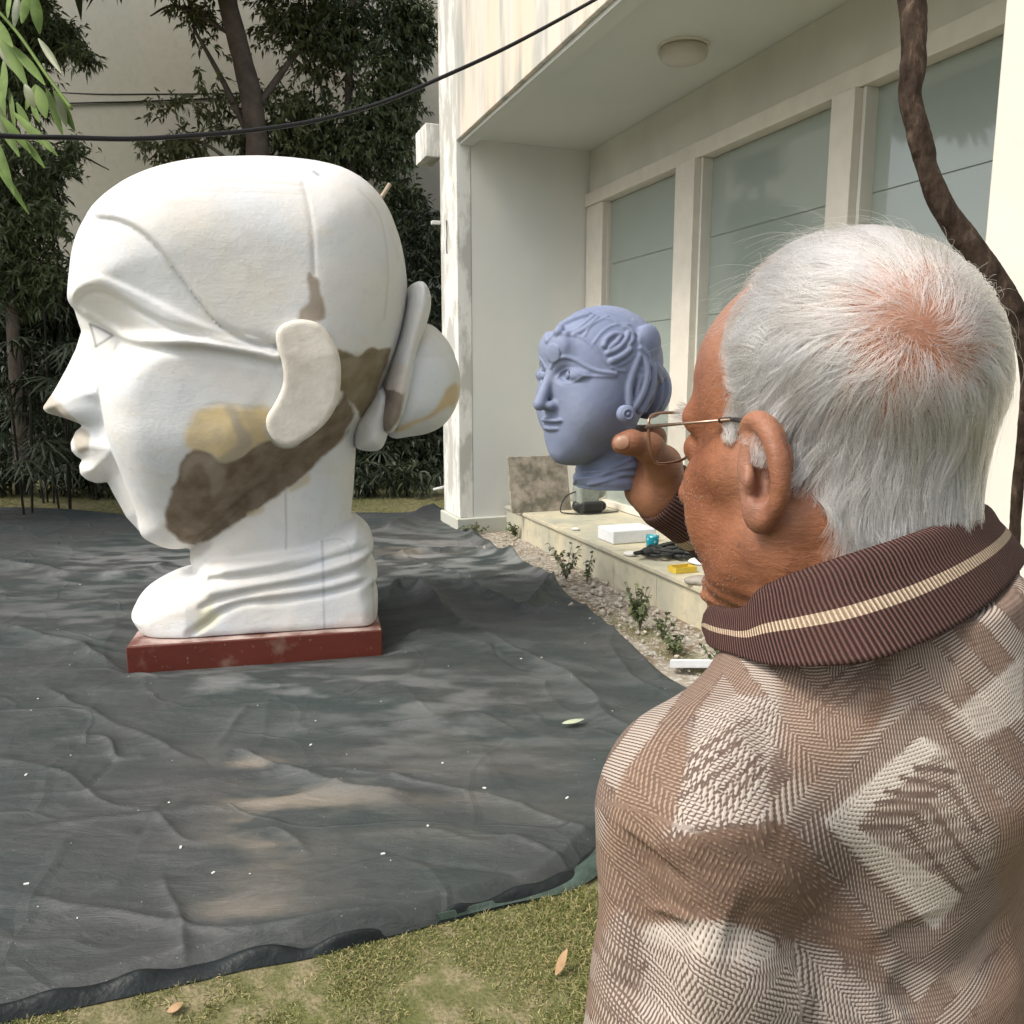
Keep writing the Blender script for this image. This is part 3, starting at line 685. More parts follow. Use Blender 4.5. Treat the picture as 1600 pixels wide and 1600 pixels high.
def paint(poly, c, soft=4, strength=1.0, cond=None):
    p = np.array(poly, float); lo, hi = p.min(0) - 20, p.max(0) + 20; mk = near & ((pq > lo) & (pq < hi)).all(1)
    if cond is not None: mk &= cond
    d = sd2(pq[mk], catmull(p, 4, True)); a = np.clip(.5 + d / soft, 0, 1) * strength
    i = np.where(mk)[0]; A0 = amt[i]; na = a + A0 * (1 - a); na_ = np.maximum(na, 1e-6)
    col[i] = (np.array(c)[None] * a[:, None] + col[i] * (A0 * (1 - a))[:, None]) / na_[:, None]; amt[i] = na
BR = (.165, .125, .085); LB = (.30, .25, .20)
paint([(330, 633), (350, 630), (422, 639), (418, 670), (425, 692), (400, 700), (380, 716), (355, 728), (322, 712), (292, 700), (285, 690), (290, 664), (306, 645)], (.72, .56, .26), 12, .85)
paint([(350, 634), (368, 634), (382, 660), (395, 690), (370, 720), (352, 740), (340, 720), (370, 690), (362, 655)], (.45, .40, .33), 8, .8)
paint([(276, 745), (283, 712), (300, 700), (320, 706), (345, 722), (372, 716), (400, 696), (425, 690), (440, 700), (470, 690), (500, 665), (530, 630), (540, 612), (552, 640), (546, 668), (530, 692), (505, 716), (470, 746), (430, 776), (390, 802), (350, 828), (325, 846), (300, 851), (275, 838), (260, 815), (262, 780)], BR, 5)
paint([(285, 720), (298, 705), (318, 712), (345, 724), (352, 745), (345, 768), (331, 775), (326, 745), (310, 720), (296, 730), (284, 750)], LB, 7, .8)
paint([(526, 552), (545, 553), (560, 560), (572, 552), (590, 545), (612, 548), (600, 590), (585, 620), (567, 652), (545, 622), (526, 600)], (.21, .17, .105), 4)
paint([(484, 428), (492, 430), (500, 440), (504, 460), (509, 470), (508, 500), (472, 502), (470, 485), (484, 470)], LB, 5, .9)
paint([(66, 637), (82, 618), (95, 628), (115, 650), (122, 664), (95, 655)], (.42, .37, .30), 5, .8)
paint([(116, 668), (128, 666), (138, 678), (136, 700), (122, 704), (113, 690)], (.42, .37, .29), 4, .8)
paint([(455, 760), (480, 740), (485, 752), (465, 765), (450, 768)], (.55, .48, .30), 6, .7); paint([(385, 800), (410, 790), (412, 798), (390, 806)], (.55, .48, .32), 5, .7)
paint([(318, 955), (330, 940), (333, 958), (345, 962), (330, 985), (305, 985)], (.62, .62, .42), 8, .7)
paint([(225, 935), (250, 905), (285, 893), (262, 912), (238, 935)], (.78, .66, .46), 6, .6)
paint([(520, 975), (585, 955), (590, 985), (520, 990)], (.72, .64, .60), 8, .6)
paint([(300, 852), (330, 848), (322, 862), (306, 872), (285, 862)], (.30, .28, .26), 8, .5)
# pencil lines and the eye, then darker lines along seams and grooves
def pline(pts, w, c, s=1.0, n=5):
    L = catmull(pts, n); lo, hi = L.min(0) - 8, L.max(0) + 8; q2 = np.stack([px_, py_], 1); mk = near & ((q2 > lo) & (q2 < hi)).all(1)
    d, _ = polydist(q2[mk], L); a = np.exp(-(d / w) ** 2) * s; i = np.where(mk)[0]; col[i] = (np.array(c)[None] * a[:, None] + col[i] * (amt[i] * (1 - a))[:, None]) / np.maximum(a + amt[i] * (1 - a), 1e-6)[:, None]; amt[i] = a + amt[i] * (1 - a)
PC = (.16, .17, .20)
for L, w, s in (([(141, 508), (146, 525), (150, 541)], 2.0, .8), ([(150, 541), (163, 533), (175, 525)], 2.0, .8), ([(141, 507), (158, 514), (176, 524)], 2.2, .9),
                ([(446, 765), (447, 810), (447, 858)], 1.5, .45), ([(503, 845), (505, 900), (507, 985)], 1.6, .5), ([(503, 846), (530, 842), (545, 855), (548, 880)], 1.5, .25),
                ([(165, 380), (190, 355)], 1.5, .2), ([(383, 254), (388, 258), (399, 259)], 1.5, .4), ([(490, 268), (497, 273)], 2.5, .6), ([(582, 905), (585, 975)], 1.5, .3)):
    pline(L, w, PC, s)
pline([(150, 341), (180, 345), (215, 361), (250, 392), (280, 430), (310, 470), (340, 505), (370, 526), (400, 538), (430, 541)], 2.2, (.38, .38, .39), .40, 8)
pline([(300, 284), (400, 283), (474, 290)], 1.6, (.42, .38, .33), .35); pline([(474, 288), (484, 335), (489, 380), (491, 430)], 1.8, (.42, .38, .33), .4); pline([(560, 296), (590, 330), (603, 380), (606, 440), (600, 500)], 1.8, (.42, .38, .33), .3); pline([(310, 299), (400, 300), (484, 304)], 1.5, (.42, .38, .33), .3); pline([(178, 524), (230, 540), (300, 541), (400, 556)], 2.2, (.38, .38, .39), .3)
M = Mat('white_plastered_foam', .78, .2)
n1 = M.noise(2.2, 6, rough=.6); n2 = M.noise(9, 5); n3 = M.noise(55, 4)
c = M.mix(M.ramp(n1, [(.38, 0), (.66, 1)]), (.66, .69, .72), (.73, .71, .665)); c = M.mix(M.ramp(n2, [(.52, 0), (.74, .55)]), c, (.60, .60, .585))
n5 = M.noise(3.3, 6, rough=.7, stretch=(.6, 1, 2)); c = M.mix(M.ramp(n5, [(.58, 0), (.70, .45)]), c, (.66, .60, .49)); n7 = M.noise(75, 4); c = M.mix(M.ramp(n7, [(.66, 0), (.72, .5)]), c, (.45, .43, .40))
pa = M.attr('amount'); c = M.mix(pa, c, M.mix(M.ramp(n2, [(.35, .0), (.75, .55)]), M.attr('stain', 'Color'), (.42, .37, .30)))
sc = M.noise(16, 7, rough=.75, stretch=(.5, .5, 3), dist=1.2); M.col(c).bump(n3, .4, .004).bump(n2, .35, .012).bump(sc, .22, .008); m_foam = M.m
st = empty('giant_head_statue', toworld(np.array([[.6, 0, .16]]))[0], 'giant unfinished white plaster head of a woman in profile on a red plinth', 'statue')
meshobj('head', VW, F, m_foam, st, attrs={'stain': col, 'amount': amt})
print('statue head', len(V), time.time() - T0)
def spart(name, fn, lo, hi, h, paints=(), refine=1, mirror=False):
    V, F = nets(fn, lo, hi, h, snap=2, refine=refine, lip=2)
    VW = toworld(V); col = np.zeros((len(V), 3)); amt = np.zeros(len(V)); x, y, _ = project(VW); q = np.stack([x + 4 * fbm(V * 12, 3, 5), y + 4 * fbm(V * 12, 3, 6)], 1)
    for poly, c, s in paints:
        d = sd2(q, catmull(poly, 4, True)); a = np.clip(.5 + d / 6, 0, 1) * s * (V[:, 1] > 0); col = np.where(a[:, None] > .01, np.array(c)[None], col); amt = np.maximum(amt, a)
    return meshobj(name, VW, F, m_foam, st, attrs={'stain': col, 'amount': amt})
# ear plates
earp = [(432, 520), (444, 506), (462, 500), (480, 500), (500, 507), (518, 527), (530, 556), (533, 590), (528, 628), (512, 657), (488, 680), (462, 695), (443, 697), (426, 687), (416, 668), (417, 650), (428, 632), (438, 612), (443, 592), (441, 568), (434, 545)]
for sgn in (1, -1):
    FE = infl(np.array([s2(x, y, .66) for x, y in earp]), blur=2)
    def f_ear(q):
        y = q[:, 1] * sgn; d = -FE(q[:, [0, 2]]); yc_ = .585 + .0 * q[:, 2] + .10 * np.clip(q[:, 2] - 1.2, -.4, .4)
        e = np.abs(y - yc_) - .085; d = d + .028; e = e + .028; return np.minimum(np.maximum(d, e), 0) + np.sqrt(np.maximum(d, 0) ** 2 + np.maximum(e, 0) ** 2) - .028 + .0015 * fbm(q * 10, 3, 4)
    spart('ear', f_ear, (.62, .38 if sgn > 0 else -.85, .85), (1.25, .85 if sgn > 0 else -.38, 1.95), .018, [([(400, 480), (560, 480), (560, 720), (400, 720)], (.76, .735, .67), 1)] if sgn > 0 else ())
bunp = infl(spoly([(600, 560), (636, 514), (668, 506), (694, 527), (711, 558), (718, 594), (713, 630), (696, 660), (672, 675), (640, 682), (606, 680), (590, 620)]), blur=4)
f_bun = lambda q: ((np.abs(q[:, 1]) / .30) ** 2 + prof(bunp(q[:, [0, 2]]), .24) ** 2.2) ** .47 * .24 - .24 + .003 * fbm(q * 5, 2, 3) + .004 * np.exp(-((q[:, 2] - 1.60) / .008) ** 2)
spart('hair_bun', f_bun, (1.1, -.4, 1.0), (1.95, .4, 1.95), .022, [([(618, 668), (650, 658), (680, 640), (700, 606), (714, 600), (713, 625), (692, 644), (650, 664), (622, 676)], (.62, .47, .24), .9)])
lkp = infl(spoly([(640, 447), (654, 444), (665, 458), (668, 482), (660, 515), (648, 550), (641, 590), (634, 625), (622, 655), (608, 674), (592, 670), (588, 645), (595, 610), (606, 570), (618, 530), (628, 490), (633, 462)]), blur=1)
f_lk = lambda q: ((np.abs(q[:, 1]) / .37) ** 3 + prof(lkp(q[:, [0, 2]]), .085) ** 2.2) ** .42 * .085 - .085
spart('hair_loop', f_lk, (1.1, -.42, 1.0), (1.75, .42, 2.1), .015, [([(597, 600), (612, 598), (632, 590), (630, 630), (622, 655), (606, 676), (588, 670), (592, 630)], (.20, .165, .14), 1), ([(606, 572), (636, 572), (632, 612), (618, 608), (604, 604)], (.72, .66, .62), .7)])
lbp = infl(spoly([(560, 640), (585, 605), (606, 610), (612, 640), (606, 672), (594, 700), (568, 703), (552, 694), (553, 665)]), blur=2)
f_lb = lambda q: ((np.abs(q[:, 1]) / .31) ** 2.4 + prof(lbp(q[:, [0, 2]]), .12) ** 2.2) ** .45 * .12 - .12
spart('hair_lock', f_lb, (1.0, -.36, .95), (1.5, .36, 1.5), .018)
# stick poking up behind the head
a = toworld(np.array([[s2(585, 325, 0)[0], -.05, s2(585, 325, 0)[1]], [s2(609, 288, -.1)[0], -.1, s2(609, 288, -.1)[1]]]))
V, F = tube([a[0], a[1]], .013, 8); meshobj('armature_stick', V, F, simple('raw_wood', (.35, .29, .21), .7, .2, 30), st)
# plinth
M = Mat('red_brown_board', .42, .4); n1 = M.noise(3, 5, stretch=(1, 1, 3)); n2 = M.noise(40, 5); n3 = M.noise(7, 6)
c = M.mix(n1, (.095, .020, .012), (.15, .032, .019)); c = M.mix(M.ramp(n3, [(.58, 0), (.72, .6)]), c, (.26, .17, .13)); c = M.mix(M.ramp(n2, [(.66, 0), (.74, .6)]), c, (.42, .33, .28)); M.col(c).bump(n2, .25, .004).bump(n3, .2, .01); m_red = M.m
M = Mat('splashed_board_top', .6, .3); n3 = M.noise(6, 6); M.col(M.ramp(n3, [(.35, (.16, .07, .055)), (.6, (.50, .40, .36))])); m_rtop = M.m
u0 = s2(200, 1057, .55)[0]; u1 = s2(598, 1028, .55)[0]
pb = MB(); pl0 = toworld(np.array([[u0, -.55, .0]]))[0]
pth = empty('plinth', toworld(np.array([[(u0 + u1) / 2, 0, 0]]))[0], 'low red brown painted board plinth, splashed with plaster, under the giant head', 'plinth')
pb.box(pl0, SU * (u1 - u0), SY * 1.1, Z * .152); pb.build('board', m_red, pth, bevel=.006)
MB().box(pl0 + SU * .006 + SY * .006 + Z * .1523, SU * (u1 - u0 - .012), SY * 1.088, Z * .003).build('top_board', m_rtop, pth)
# ================================================================== SMALL BLUE BUST
bF = np.array([-.83, -.555, 0]); bF /= np.linalg.norm(bF); bL = np.array([-bF[1], bF[0], 0]); BC = P(930, 600, .80); bM = np.stack([bF, bL, Z])
bw_ = lambda x, y, z: BC + bF * x + bL * y + Z * z
def bl_(Q): return (Q - BC) @ bM.T
def f_b0(Q):
    q = bl_(Q); a = q.copy(); a[:, 1] = np.abs(a[:, 1])
    r = ell(q, (-.010, 0, .020), (.061, .052, .054))
    r = smin(r, ell(q, (.004, 0, -.012), (.050, .045, .060)), .018)
    r = smin(r, ell(q, (.028, 0, -.050), (.024, .024, .026)), .018)
    r = smin(r, ell(a, (.020, .028, -.020), (.026, .020, .030)), .012)
    r = smin(r, ell(q, (.050, 0, .034), (.008, .020, .014)), .012)
    r = smin(r, cone(q, (.051, 0, .016), (.0655, 0, -.018), .0032, .0062), .005)      # nose
    r = smin(r, ell(a, (.055, .0062, -.0195), (.0075, .0042, .0044)), .004)
    r = smax(r, -ell(a, (.054, .0235, .0085), (.010, .0160, .0080)), .004)              # eye hollow
    r = smin(r, ell(a, (.0352, .0225, .0082), (.0145, .0160, .0085)), .0015)
    r = smin(r, ell(q, (.0500, 0, -.0330), (.0090, .0155, .0032)), .0012)               # lips
    r = smin(r, ell(q, (.0485, 0, -.0405), (.0090, .0130, .0038)), .0012)
    r = smin(r, ell(q, (.038, 0, -.062), (.012, .013, .012)), .006)
    # neck and base
    n0, n1 = (-.012, 0, -.03), (-.020, 0, -.096)
    r = smin(r, cone(q, n0, n1, .0275, .0275), .006)
    for z_, rr, h in ((-.0795, .0325, .0050), (-.0865, .0350, .0042), (-.095, .0355, .006)):
        d = np.sqrt((np.hypot(q[:, 0] + .019, q[:, 1]) - rr + .006) ** 2 + (q[:, 2] - z_ - .10 * (q[:, 0] + .02)) ** 2) - h; r = smin(r, np.maximum(d, np.hypot(q[:, 0] + .019, q[:, 1]) - .04), .002)
    r = smin(r, cone(q, (-.020, 0, -.092), (-.021, 0, -.106), .0310, .0375), .004)
    r = smax(r, -.1005 - q[:, 2], .0006)
    # bun
    r = smin(r, ell(q, (-.061, .008, -.006), (.022, .025, .029)), .004)
    return r
def bray(pts, n=5, off=0.0):
    p = catmull(np.array(pts, float), n); h = hit(f_b0, p[:, 0], p[:, 1], .68, .92, 120); return h - (h - CAM) / np.linalg.norm(h - CAM, axis=1)[:, None] * off
MIR = lambda P_: P_ - 2 * ((P_ - BC) @ bL)[:, None] * bL
ridges = []
def rg(pts, r0, r1=None, off=0.0, sym=False, n=5):
    L = bray(pts, n, off); rr = np.linspace(r0, r1 or r0, len(L)); ridges.append((L, rr))
    if sym: ridges.append((MIR(L), rr))
rg([(861, 574), (868, 563), (882, 558), (900, 563), (918, 574), (938, 581), (962, 584)], .0013, .0019, sym=True)          # brow
rg([(871, 590), (878, 580), (889, 576), (901, 580), (912, 587), (935, 588), (962, 588)], .0011, .0009, sym=True)      # upper lid
rg([(871, 590), (878, 597), (890, 599), (902, 594), (912, 587)], .0009, .0007, sym=True)
rg([(854, 534), (866, 522), (872, 519), (884, 524), (905, 526), (922, 536), (934, 550), (947, 566), (962, 577), (976, 580)], .0011, .0011, sym=True)
rg([(872, 520), (880, 508), (900, 498), (920, 492)], .0045, .003); rg([(884, 522), (900, 517), (915, 505), (928, 494)], .0030, .002); rg([(898, 523), (915, 513), (934, 496)], .0026, .0014)
rg([(944, 540), (948, 530), (960, 522), (970, 524), (964, 534), (952, 544)], .0028, .002); rg([(950, 552), (965, 545), (977, 532), (982, 520), (990, 522)], .0028, .0022, sym=False)
rg([(956, 564), (972, 556), (984, 546)], .0034, .003); rg([(975, 512), (985, 516), (988, 530), (982, 540)], .0022)
rg([(945, 497), (962, 504), (980, 516), (990, 530)], .0016); rg([(930, 484), (960, 492), (985, 508), (1000, 522)], .0014)
rg([(1002, 520), (1015, 524), (1020, 538), (1014, 554), (1004, 548), (998, 534), (1002, 520)], .0018); rg([(1000, 545), (1010, 556), (1013, 565)], .0030)
for L in ([(884, 505), (905, 490), (935, 484)], [(925, 540), (940, 520), (960, 508), (985, 508)], [(912, 527), (925, 508), (950, 494)], [(955, 575), (975, 568), (990, 556)], [(990, 500), (1006, 514)]): rg(L, .0009)
# bun folds
for L in ([(1010, 568), (1024, 580), (1032, 600), (1028, 630), (1014, 648)], [(1004, 580), (1014, 596), (1018, 618), (1006, 642)], [(1024, 572), (1038, 592), (1041, 612), (1032, 636)], [(998, 590), (1004, 606), (1004, 626), (996, 640)]): rg(L, .0040, .0028, off=-.001)
rg([(1033, 583), (1036, 585)], .0045)
for L in ([(900, 748), (930, 745), (960, 735), (990, 730)], [(920, 757), (950, 750), (975, 742), (1000, 742)], [(905, 738), (935, 736), (965, 727), (985, 718)], [(897, 756), (903, 744), (912, 740)]): rg(L, .0016, .0014)
ears = []
for s in (1, -1):
    E_ = lambda x, y, z: (bw_(x, s * y, z))
    ears.append((catmull([E_(-.012, .049, .030), E_(-.004, .052, .018), E_(.002, .051, .000), E_(.002, .051, -.018)], 5), .0036)); ears.append((catmull([E_(-.012, .049, .030), E_(-.016, .054, .012), E_(-.012, .054, -.006), E_(-.003, .052, -.021)], 5), .0038))
    ears.append((catmull([E_(-.024, .048, .026), E_(-.027, .051, .008), E_(-.022, .051, -.010), E_(-.012, .050, -.024)], 5), .0038)); ears.append((catmull([E_(-.016, .050, .012), E_(-.009, .053, .004), E_(-.006, .052, -.010)], 4), .0026))
def f_bust(Q):
    r = f_b0(Q); q = bl_(Q)
    for L, rr in ridges:
        lo, hi = L.min(0) - .012, L.max(0) + .012; m = ((Q > lo) & (Q < hi)).all(1)
        if m.any(): d, t = polydist(Q[m], L); r[m] = smin(r[m], d - np.interp(t, np.linspace(0, 1, len(rr)), rr), .0016)
    for L, rr in ears:
        lo, hi = L.min(0) - .014, L.max(0) + .014; m = ((Q > lo) & (Q < hi)).all(1)
        if m.any(): d, t = polydist(Q[m], L); r[m] = smin(r[m], d - rr, .0012)
    # pupil and forehead disc
    bd_ = np.linalg.norm(Q - bind, axis=1); r = smin(r, np.maximum(f_b0(Q) - .0015, bd_ - .0085), .001)
    a = q.copy(); a[:, 1] = np.abs(a[:, 1]); r = smin(r, ell(a, (-.024, .046, .038), (.015, .008, .017)), .003)
    r = smax(r, -(np.abs(np.linalg.norm(a - pup, axis=1) - .0042) - .0005), .0006)
    return r
bind = bray([(864, 552), (865, 553)], 1)[0]
pup = bl_(bray([(885, 587), (886, 587)], 1))[0]; pup[1] = abs(pup[1])
V, F = nets(lambda Q: f_bust(Q) + .00015 * fbm(Q * 220, 2, 3), BC - [.10, .10, .104], BC + [.10, .10, .085], .0022, snap=2, refine=1, lip=1.6)
M = Mat('matte_blue_grey_print', .62, .3); n1 = M.noise(18, 4); M.col(M.ramp(n1, [(.35, (.175, .212, .32)), (.65, (.220, .258, .37))]))
wz_ = M.n.new('ShaderNodeTexWave'); wz_.bands_direction = 'Z'; wz_.inputs['Scale'].default_value = 900; M.l.new(M.coord(), wz_.inputs[0]); M.bump(M.noise(300, 4), .15, .0006); m_blue = M.m
bust = meshobj('bust_model', V, F, m_blue); tag(bust, 'small blue grey bust of a woman with hair bun and disc earring', 'bust')
# earrings
for s in (1, -1):
    c = P(980, 647, .742) if s > 0 else MIR(P(980, 647, .742)[None])[0]
    nrm = bL * s * .92 + bF * .3; nrm /= np.linalg.norm(nrm); e1 = np.cross(Z, nrm); e2 = np.cross(nrm, e1); V = []; pr = [(0, .0030), (.0016, .0030), (.0018, .0018), (.0036, .0019), (.0042, .0030), (.0052, .0030), (.0060, .0018), (.0078, .0016), (.0086, .0004), (.0086, -.006)]
    for r_, z_ in pr:
        for k in range(28): an = k * math.pi / 14; V.append(c + nrm * z_ + (e1 * math.cos(an) + e2 * math.sin(an)) * r_ * .93)
    F = [(i * 28 + k, i * 28 + (k + 1) % 28, (i + 1) * 28 + (k + 1) % 28, (i + 1) * 28 + k) for i in range(len(pr) - 1) for k in range(28)]
    o = meshobj('earring', V, F, m_blue, bust)
print('bust', time.time() - T0)
# ================================================================== THE MAN
HF = np.array([-.55, .835, 0]); HF = HF / np.linalg.norm(HF)
tilt = R(4); HFt = HF * math.cos(tilt) - Z * math.sin(tilt); HU = Z * math.cos(tilt) + HF * math.sin(tilt); HL = np.cross(HU, HFt)
HC_ = P(1176, 738, .50) - HL * .077
def hl(Q): q = Q - HC_; return np.stack([q @ HFt, q @ HL, q @ HU], 1)
def hw(x, y, z): return HC_ + HFt * x + HL * y + HU * z
BF = np.array([-.5, .866, 0]); BL = np.array([-.866, -.5, 0])
NK = hw(-.035, 0, -.128)
print('HC', project(HC_), 'NK', project(NK), 'top', project(hw(0, 0, .15)), 'chin', project(hw(.09, 0, -.1)), 'brow', project(hw(.1, .02, .04)))
ShL = P(1100, 1285, .475); ElL = P(1035, 1760, .47); ShR = NK - BL * .19 - Z * .095 + BF * .03
Wr = P(1036, 770, .80); ElR = P(1300, 935, .88)
print('ShR', project(ShR), np.linalg.norm(ShR - ElR), np.linalg.norm(ElR - Wr))
BM = np.stack([BF, BL, Z])                                    # rows: body axes
def bell(Q, c, r): return ell(Q, c, r, BM)
# ear landmarks
earpts = [P(1163, 672, .497), P(1172, 660, .490), P(1188, 660, .482), P(1203, 678, .474), P(1213, 705, .469), P(1219, 738, .467), P(1219, 770, .470), P(1210, 797, .476), P(1197, 815, .484)]
earpts = catmull(earpts, 3)
anti = catmull([P(1186, 690, .484), P(1196, 715, .479), P(1199, 745, .478), P(1196, 775, .481), P(1188, 795, .486)], 3)
def f_headskin(Q):
    q = hl(Q); a = q.copy(); a[:, 1] = np.abs(a[:, 1])
    r = ell(q, (-.010, 0, .058), (.089, .071, .083))
    r = smin(r, ell(q, (.037, 0, .056), (.062, .060, .064)), .02)
    r = smin(r, ell(q, (.036, 0, -.015), (.054, .055, .078)), .03)
    r = smin(r, ell(q, (.036, 0, -.062), (.050, .051, .040)), .03)
    r = smin(r, cone(a, (.002, .056, -.045), (.076, .014, -.095), .018, .018), .025)
    r = smin(r, cone(a, (.020, .056, .0), (.074, .042, -.008), .012, .012), .02)
    r = smin(r, ell(a, (.070, .034, -.035), (.019, .021, .025)), .02)
    r = smin(r, cone(a, (.095, .004, .036), (.080, .044, .034), .008, .007), .016)
    r = smax(r, -ell(a, (.104, .035, .013), (.016, .017, .012)), .01)
    r = smin(r, np.linalg.norm(a - np.array([.084, .033, .012]), axis=1) - .0125, .003)
    r = smin(r, cone(a, (.101, 0, .022), (.124, 0, -.024), .008, .012), .012)
    r = smin(r, ell(a, (.108, .013, -.027), (.012, .008, .009)), .006)
    r = smin(r, ell(q, (.098, 0, -.056), (.014, .026, .007)), .008); r = smin(r, ell(q, (.096, 0, -.066), (.013, .022, .007)), .004)
    r = smin(r, ell(q, (.083, 0, -.094), (.022, .022, .018)), .015)
    r = smin(r, cone(q, (-.020, 0, -.03), (-.033, 0, -.135), .060, .060), .03)
    # sternomastoid and skin creases at the neck
    r = smin(r, cone(a, (-.020, .062, -.03), (.020, .030, -.16), .014, .013), .02)
    r = r + .0016 * np.sin(q[:, 2] * 520 + 2 * np.sin(q[:, 0] * 60)) * np.exp(-((q[:, 2] + .115) / .03) ** 2) * (q[:, 0] > -.01)
    return r
eN = HL * .9 - HFt * .35; eN /= np.linalg.norm(eN)            # outward normal of the ear
eC = P(1196, 738, .487); e1 = np.cross(HU, eN); e1 /= np.linalg.norm(e1); EM = np.stack([e1, HU, eN])
def f_ear_skin(Q):
    r = ell(Q, eC, (.0165, .033, .0055), EM)
    r = smin(r, cone(Q, P(1178, 690, .497), P(1186, 790, .497), .008, .009), .006)
    r = smin(r, ell(Q, P(1186, 802, .489), (.009, .012, .006), EM), .006)
    r = smax(r, -ell(Q, P(1181, 745, .478), (.0072, .0165, .017), EM), .003)
    r = smax(r, -ell(Q, P(1196, 712, .472), (.0045, .016, .0050), EM), .003)
    r = smin(r, chain(Q, earpts, np.interp(np.linspace(0, 1, len(earpts)), [0, .2, .5, 1], [.0035, .0062, .0060, .0050])), .0035)
    r = smin(r, ell(Q, P(1171, 750, .488), (.0035, .0075, .005), EM), .004)
    return r
mirror_pt = lambda Q: Q - 2 * ((Q - HC_) @ HL)[:, None] * HL
# right hand holding the bust
thumb = [P(1040, 764, .79), P(1038, 730, .772), P(1016, 700, .752), P(988, 691, .744), P(970, 694, .742)]
palmc = P(1020, 742, .812)
fing = []
for k, (y0, y1, l) in enumerate([(680, 676, -4), (716, 708, -6), (738, 728, -2), (757, 748, 10)]):
    fing.append(([P(1022, y0 + 4, .818), P(990 + l * .4, y0, .856), P(955 + l, y1, .868), P(928 + l, y1 + 2, .860), P(912 + l, y1 + 3, .850)], [.0125, .0105, .0098, .0088, .0072]))
def f_hand(Q):
    r = chain(Q, thumb, [.0165, .0150, .0122, .0105, .0080], .004)
    r = smin(r, ell(Q, P(982, 692, .743), (.0120, .0100, .0098)), .006)
    r = smin(r, ell(Q, P(1013, 698, .753), (.0125, .0125, .0125)), .006)
    r = smin(r, cone(Q, P(1034, 722, .785), P(1038, 765, .795), .0165, .020), .012)
    r = smin(r, cone(Q, P(1012, 700, .822), P(1030, 775, .81), .017, .020), .02)
    r = smin(r, cone(Q, P(1000, 765, .812), P(1036, 775, .80), .015, .023), .012)
    for p_, ra in fing: r = smin(r, chain(Q, p_, ra, .003), .004)
    r = smin(r, cone(Q, P(1030, 770, .802), Wr + (ElR - Wr) * .25, .023, .026), .012)
    # knuckle and palm creases
    return r
nail_c = P(968, 686, .7315)
def f_arm(Q): return smin(cone(Q, Wr, ElR, .024, .036), cone(Q, ElR, ShR, .038, .046), .02)
def torso(Q, g=0.0):
    r = bell(Q, NK + [0, 0, -.165] + BF * .015, (.098 + g, .165 + g, .125 + g))
    r = smin(r, bell(Q, NK + [-.010, 0, -.31] + BF * .01, (.118 + g, .145 + g, .20 + g)), .05)
    r = smin(r, bell(Q, NK + [-.028, 0, -.50] + BF * .03, (.128 + g, .120 + g, .20 + g)), .05)
    r = smin(r, cone(Q, NK + ([.006, .0, .055] if g == 0 else [0, 0, -.06]), NK + [0, 0, -.050] - BF * .010, .070 + g, .090 + g), .035)
    r = smin(r, cone(Q, P(1245, 1125, .50), P(1110, 1250, .480), .046 + g, .050 + g), .03)
    r = smin(r, bell(Q, P(1240, 1150, .54), (.060 + g, .055 + g, .065 + g)), .05)
    r = smin(r, cone(Q, NK + [0, 0, -.03], ShL + [0, 0, .0], .052 + g, .042 + g), .04)
    r = smin(r, cone(Q, NK + [0, 0, -.03], ShR + [0, 0, .0], .052 + g, .046 + g), .04)
    return r
def f_body(Q):
    r = f_headskin(Q); r = smin(r, f_ear_skin(Q), .005); r = smin(r, f_ear_skin(mirror_pt(Q)), .005)
    t = torso(Q, -.014); t = smin(t, cone(Q, ShL, ElL, .038, .034), .03); t = smin(t, f_arm(Q), .02)
    r = smin(r, t, .02); return smin(r, f_hand(Q), .008)
g_ear1 = gate(f_ear_skin, P(1196, 738, .487), .060); g_hand = gate(f_hand, P(985, 725, .81), .13); g_head = gate(f_headskin, HC_, .26)
def f_body(Q):
    r = g_head(Q); r = smin(r, g_ear1(Q), .005); r = smin(r, g_ear1(mirror_pt(Q)), .005)
    t = torso(Q, -.014); t = smin(t, cone(Q, ShL, ElL, .038, .034), .03); t = smin(t, f_arm(Q), .02)
    r = smin(r, t, .02); return smin(r, g_hand(Q), .008)
f_headonly = lambda Q: smin(f_headskin(Q), np.minimum(f_ear_skin(Q), f_ear_skin(mirror_pt(Q))), .005)
def f_body_d(Q): return f_body(Q) + .00035 * fbm(Q * 160, 3, 2) + .0006 * fbm(Q * 45, 2, 7)
lo = np.array([ElL[0] - .08, NK[1] - .26, ElL[2] - .02]); hi = np.array([ShR[0] + .08, .98, HC_[2] + .18])
V, F = nets(f_body_d, lo, hi, .0044, snap=2, refine=1, lip=1.3)
print('body', len(V), time.time() - T0)
q = hl(V); ishand = np.clip(1 - (np.linalg.norm(V - palmc, axis=1) - .08) / .03, 0, 1)
red = .45 * np.exp(-(((q - [0.0, .08, 0]) / [.03, .03, .045]) ** 2).sum(1)); red = np.maximum(red, .9 * np.exp(-((q[:, 2] - .13) / .05) ** 2))
M = Mat('aged_brown_skin', .48, .38)
aR, aH = M.attr('pink'), M.attr('hand'); n1 = M.noise(26, 5); n2 = M.noise(160, 5, rough=.7); n3 = M.noise(420, 3); n4 = M.noise(60, 4)
c = M.mix(M.ramp(n1, [(.35, 0), (.65, 1)]), (.20, .073, .034), (.30, .120, .057)); c = M.mix(M.ramp(n4, [(.55, 0), (.75, .5)]), c, (.17, .065, .035))
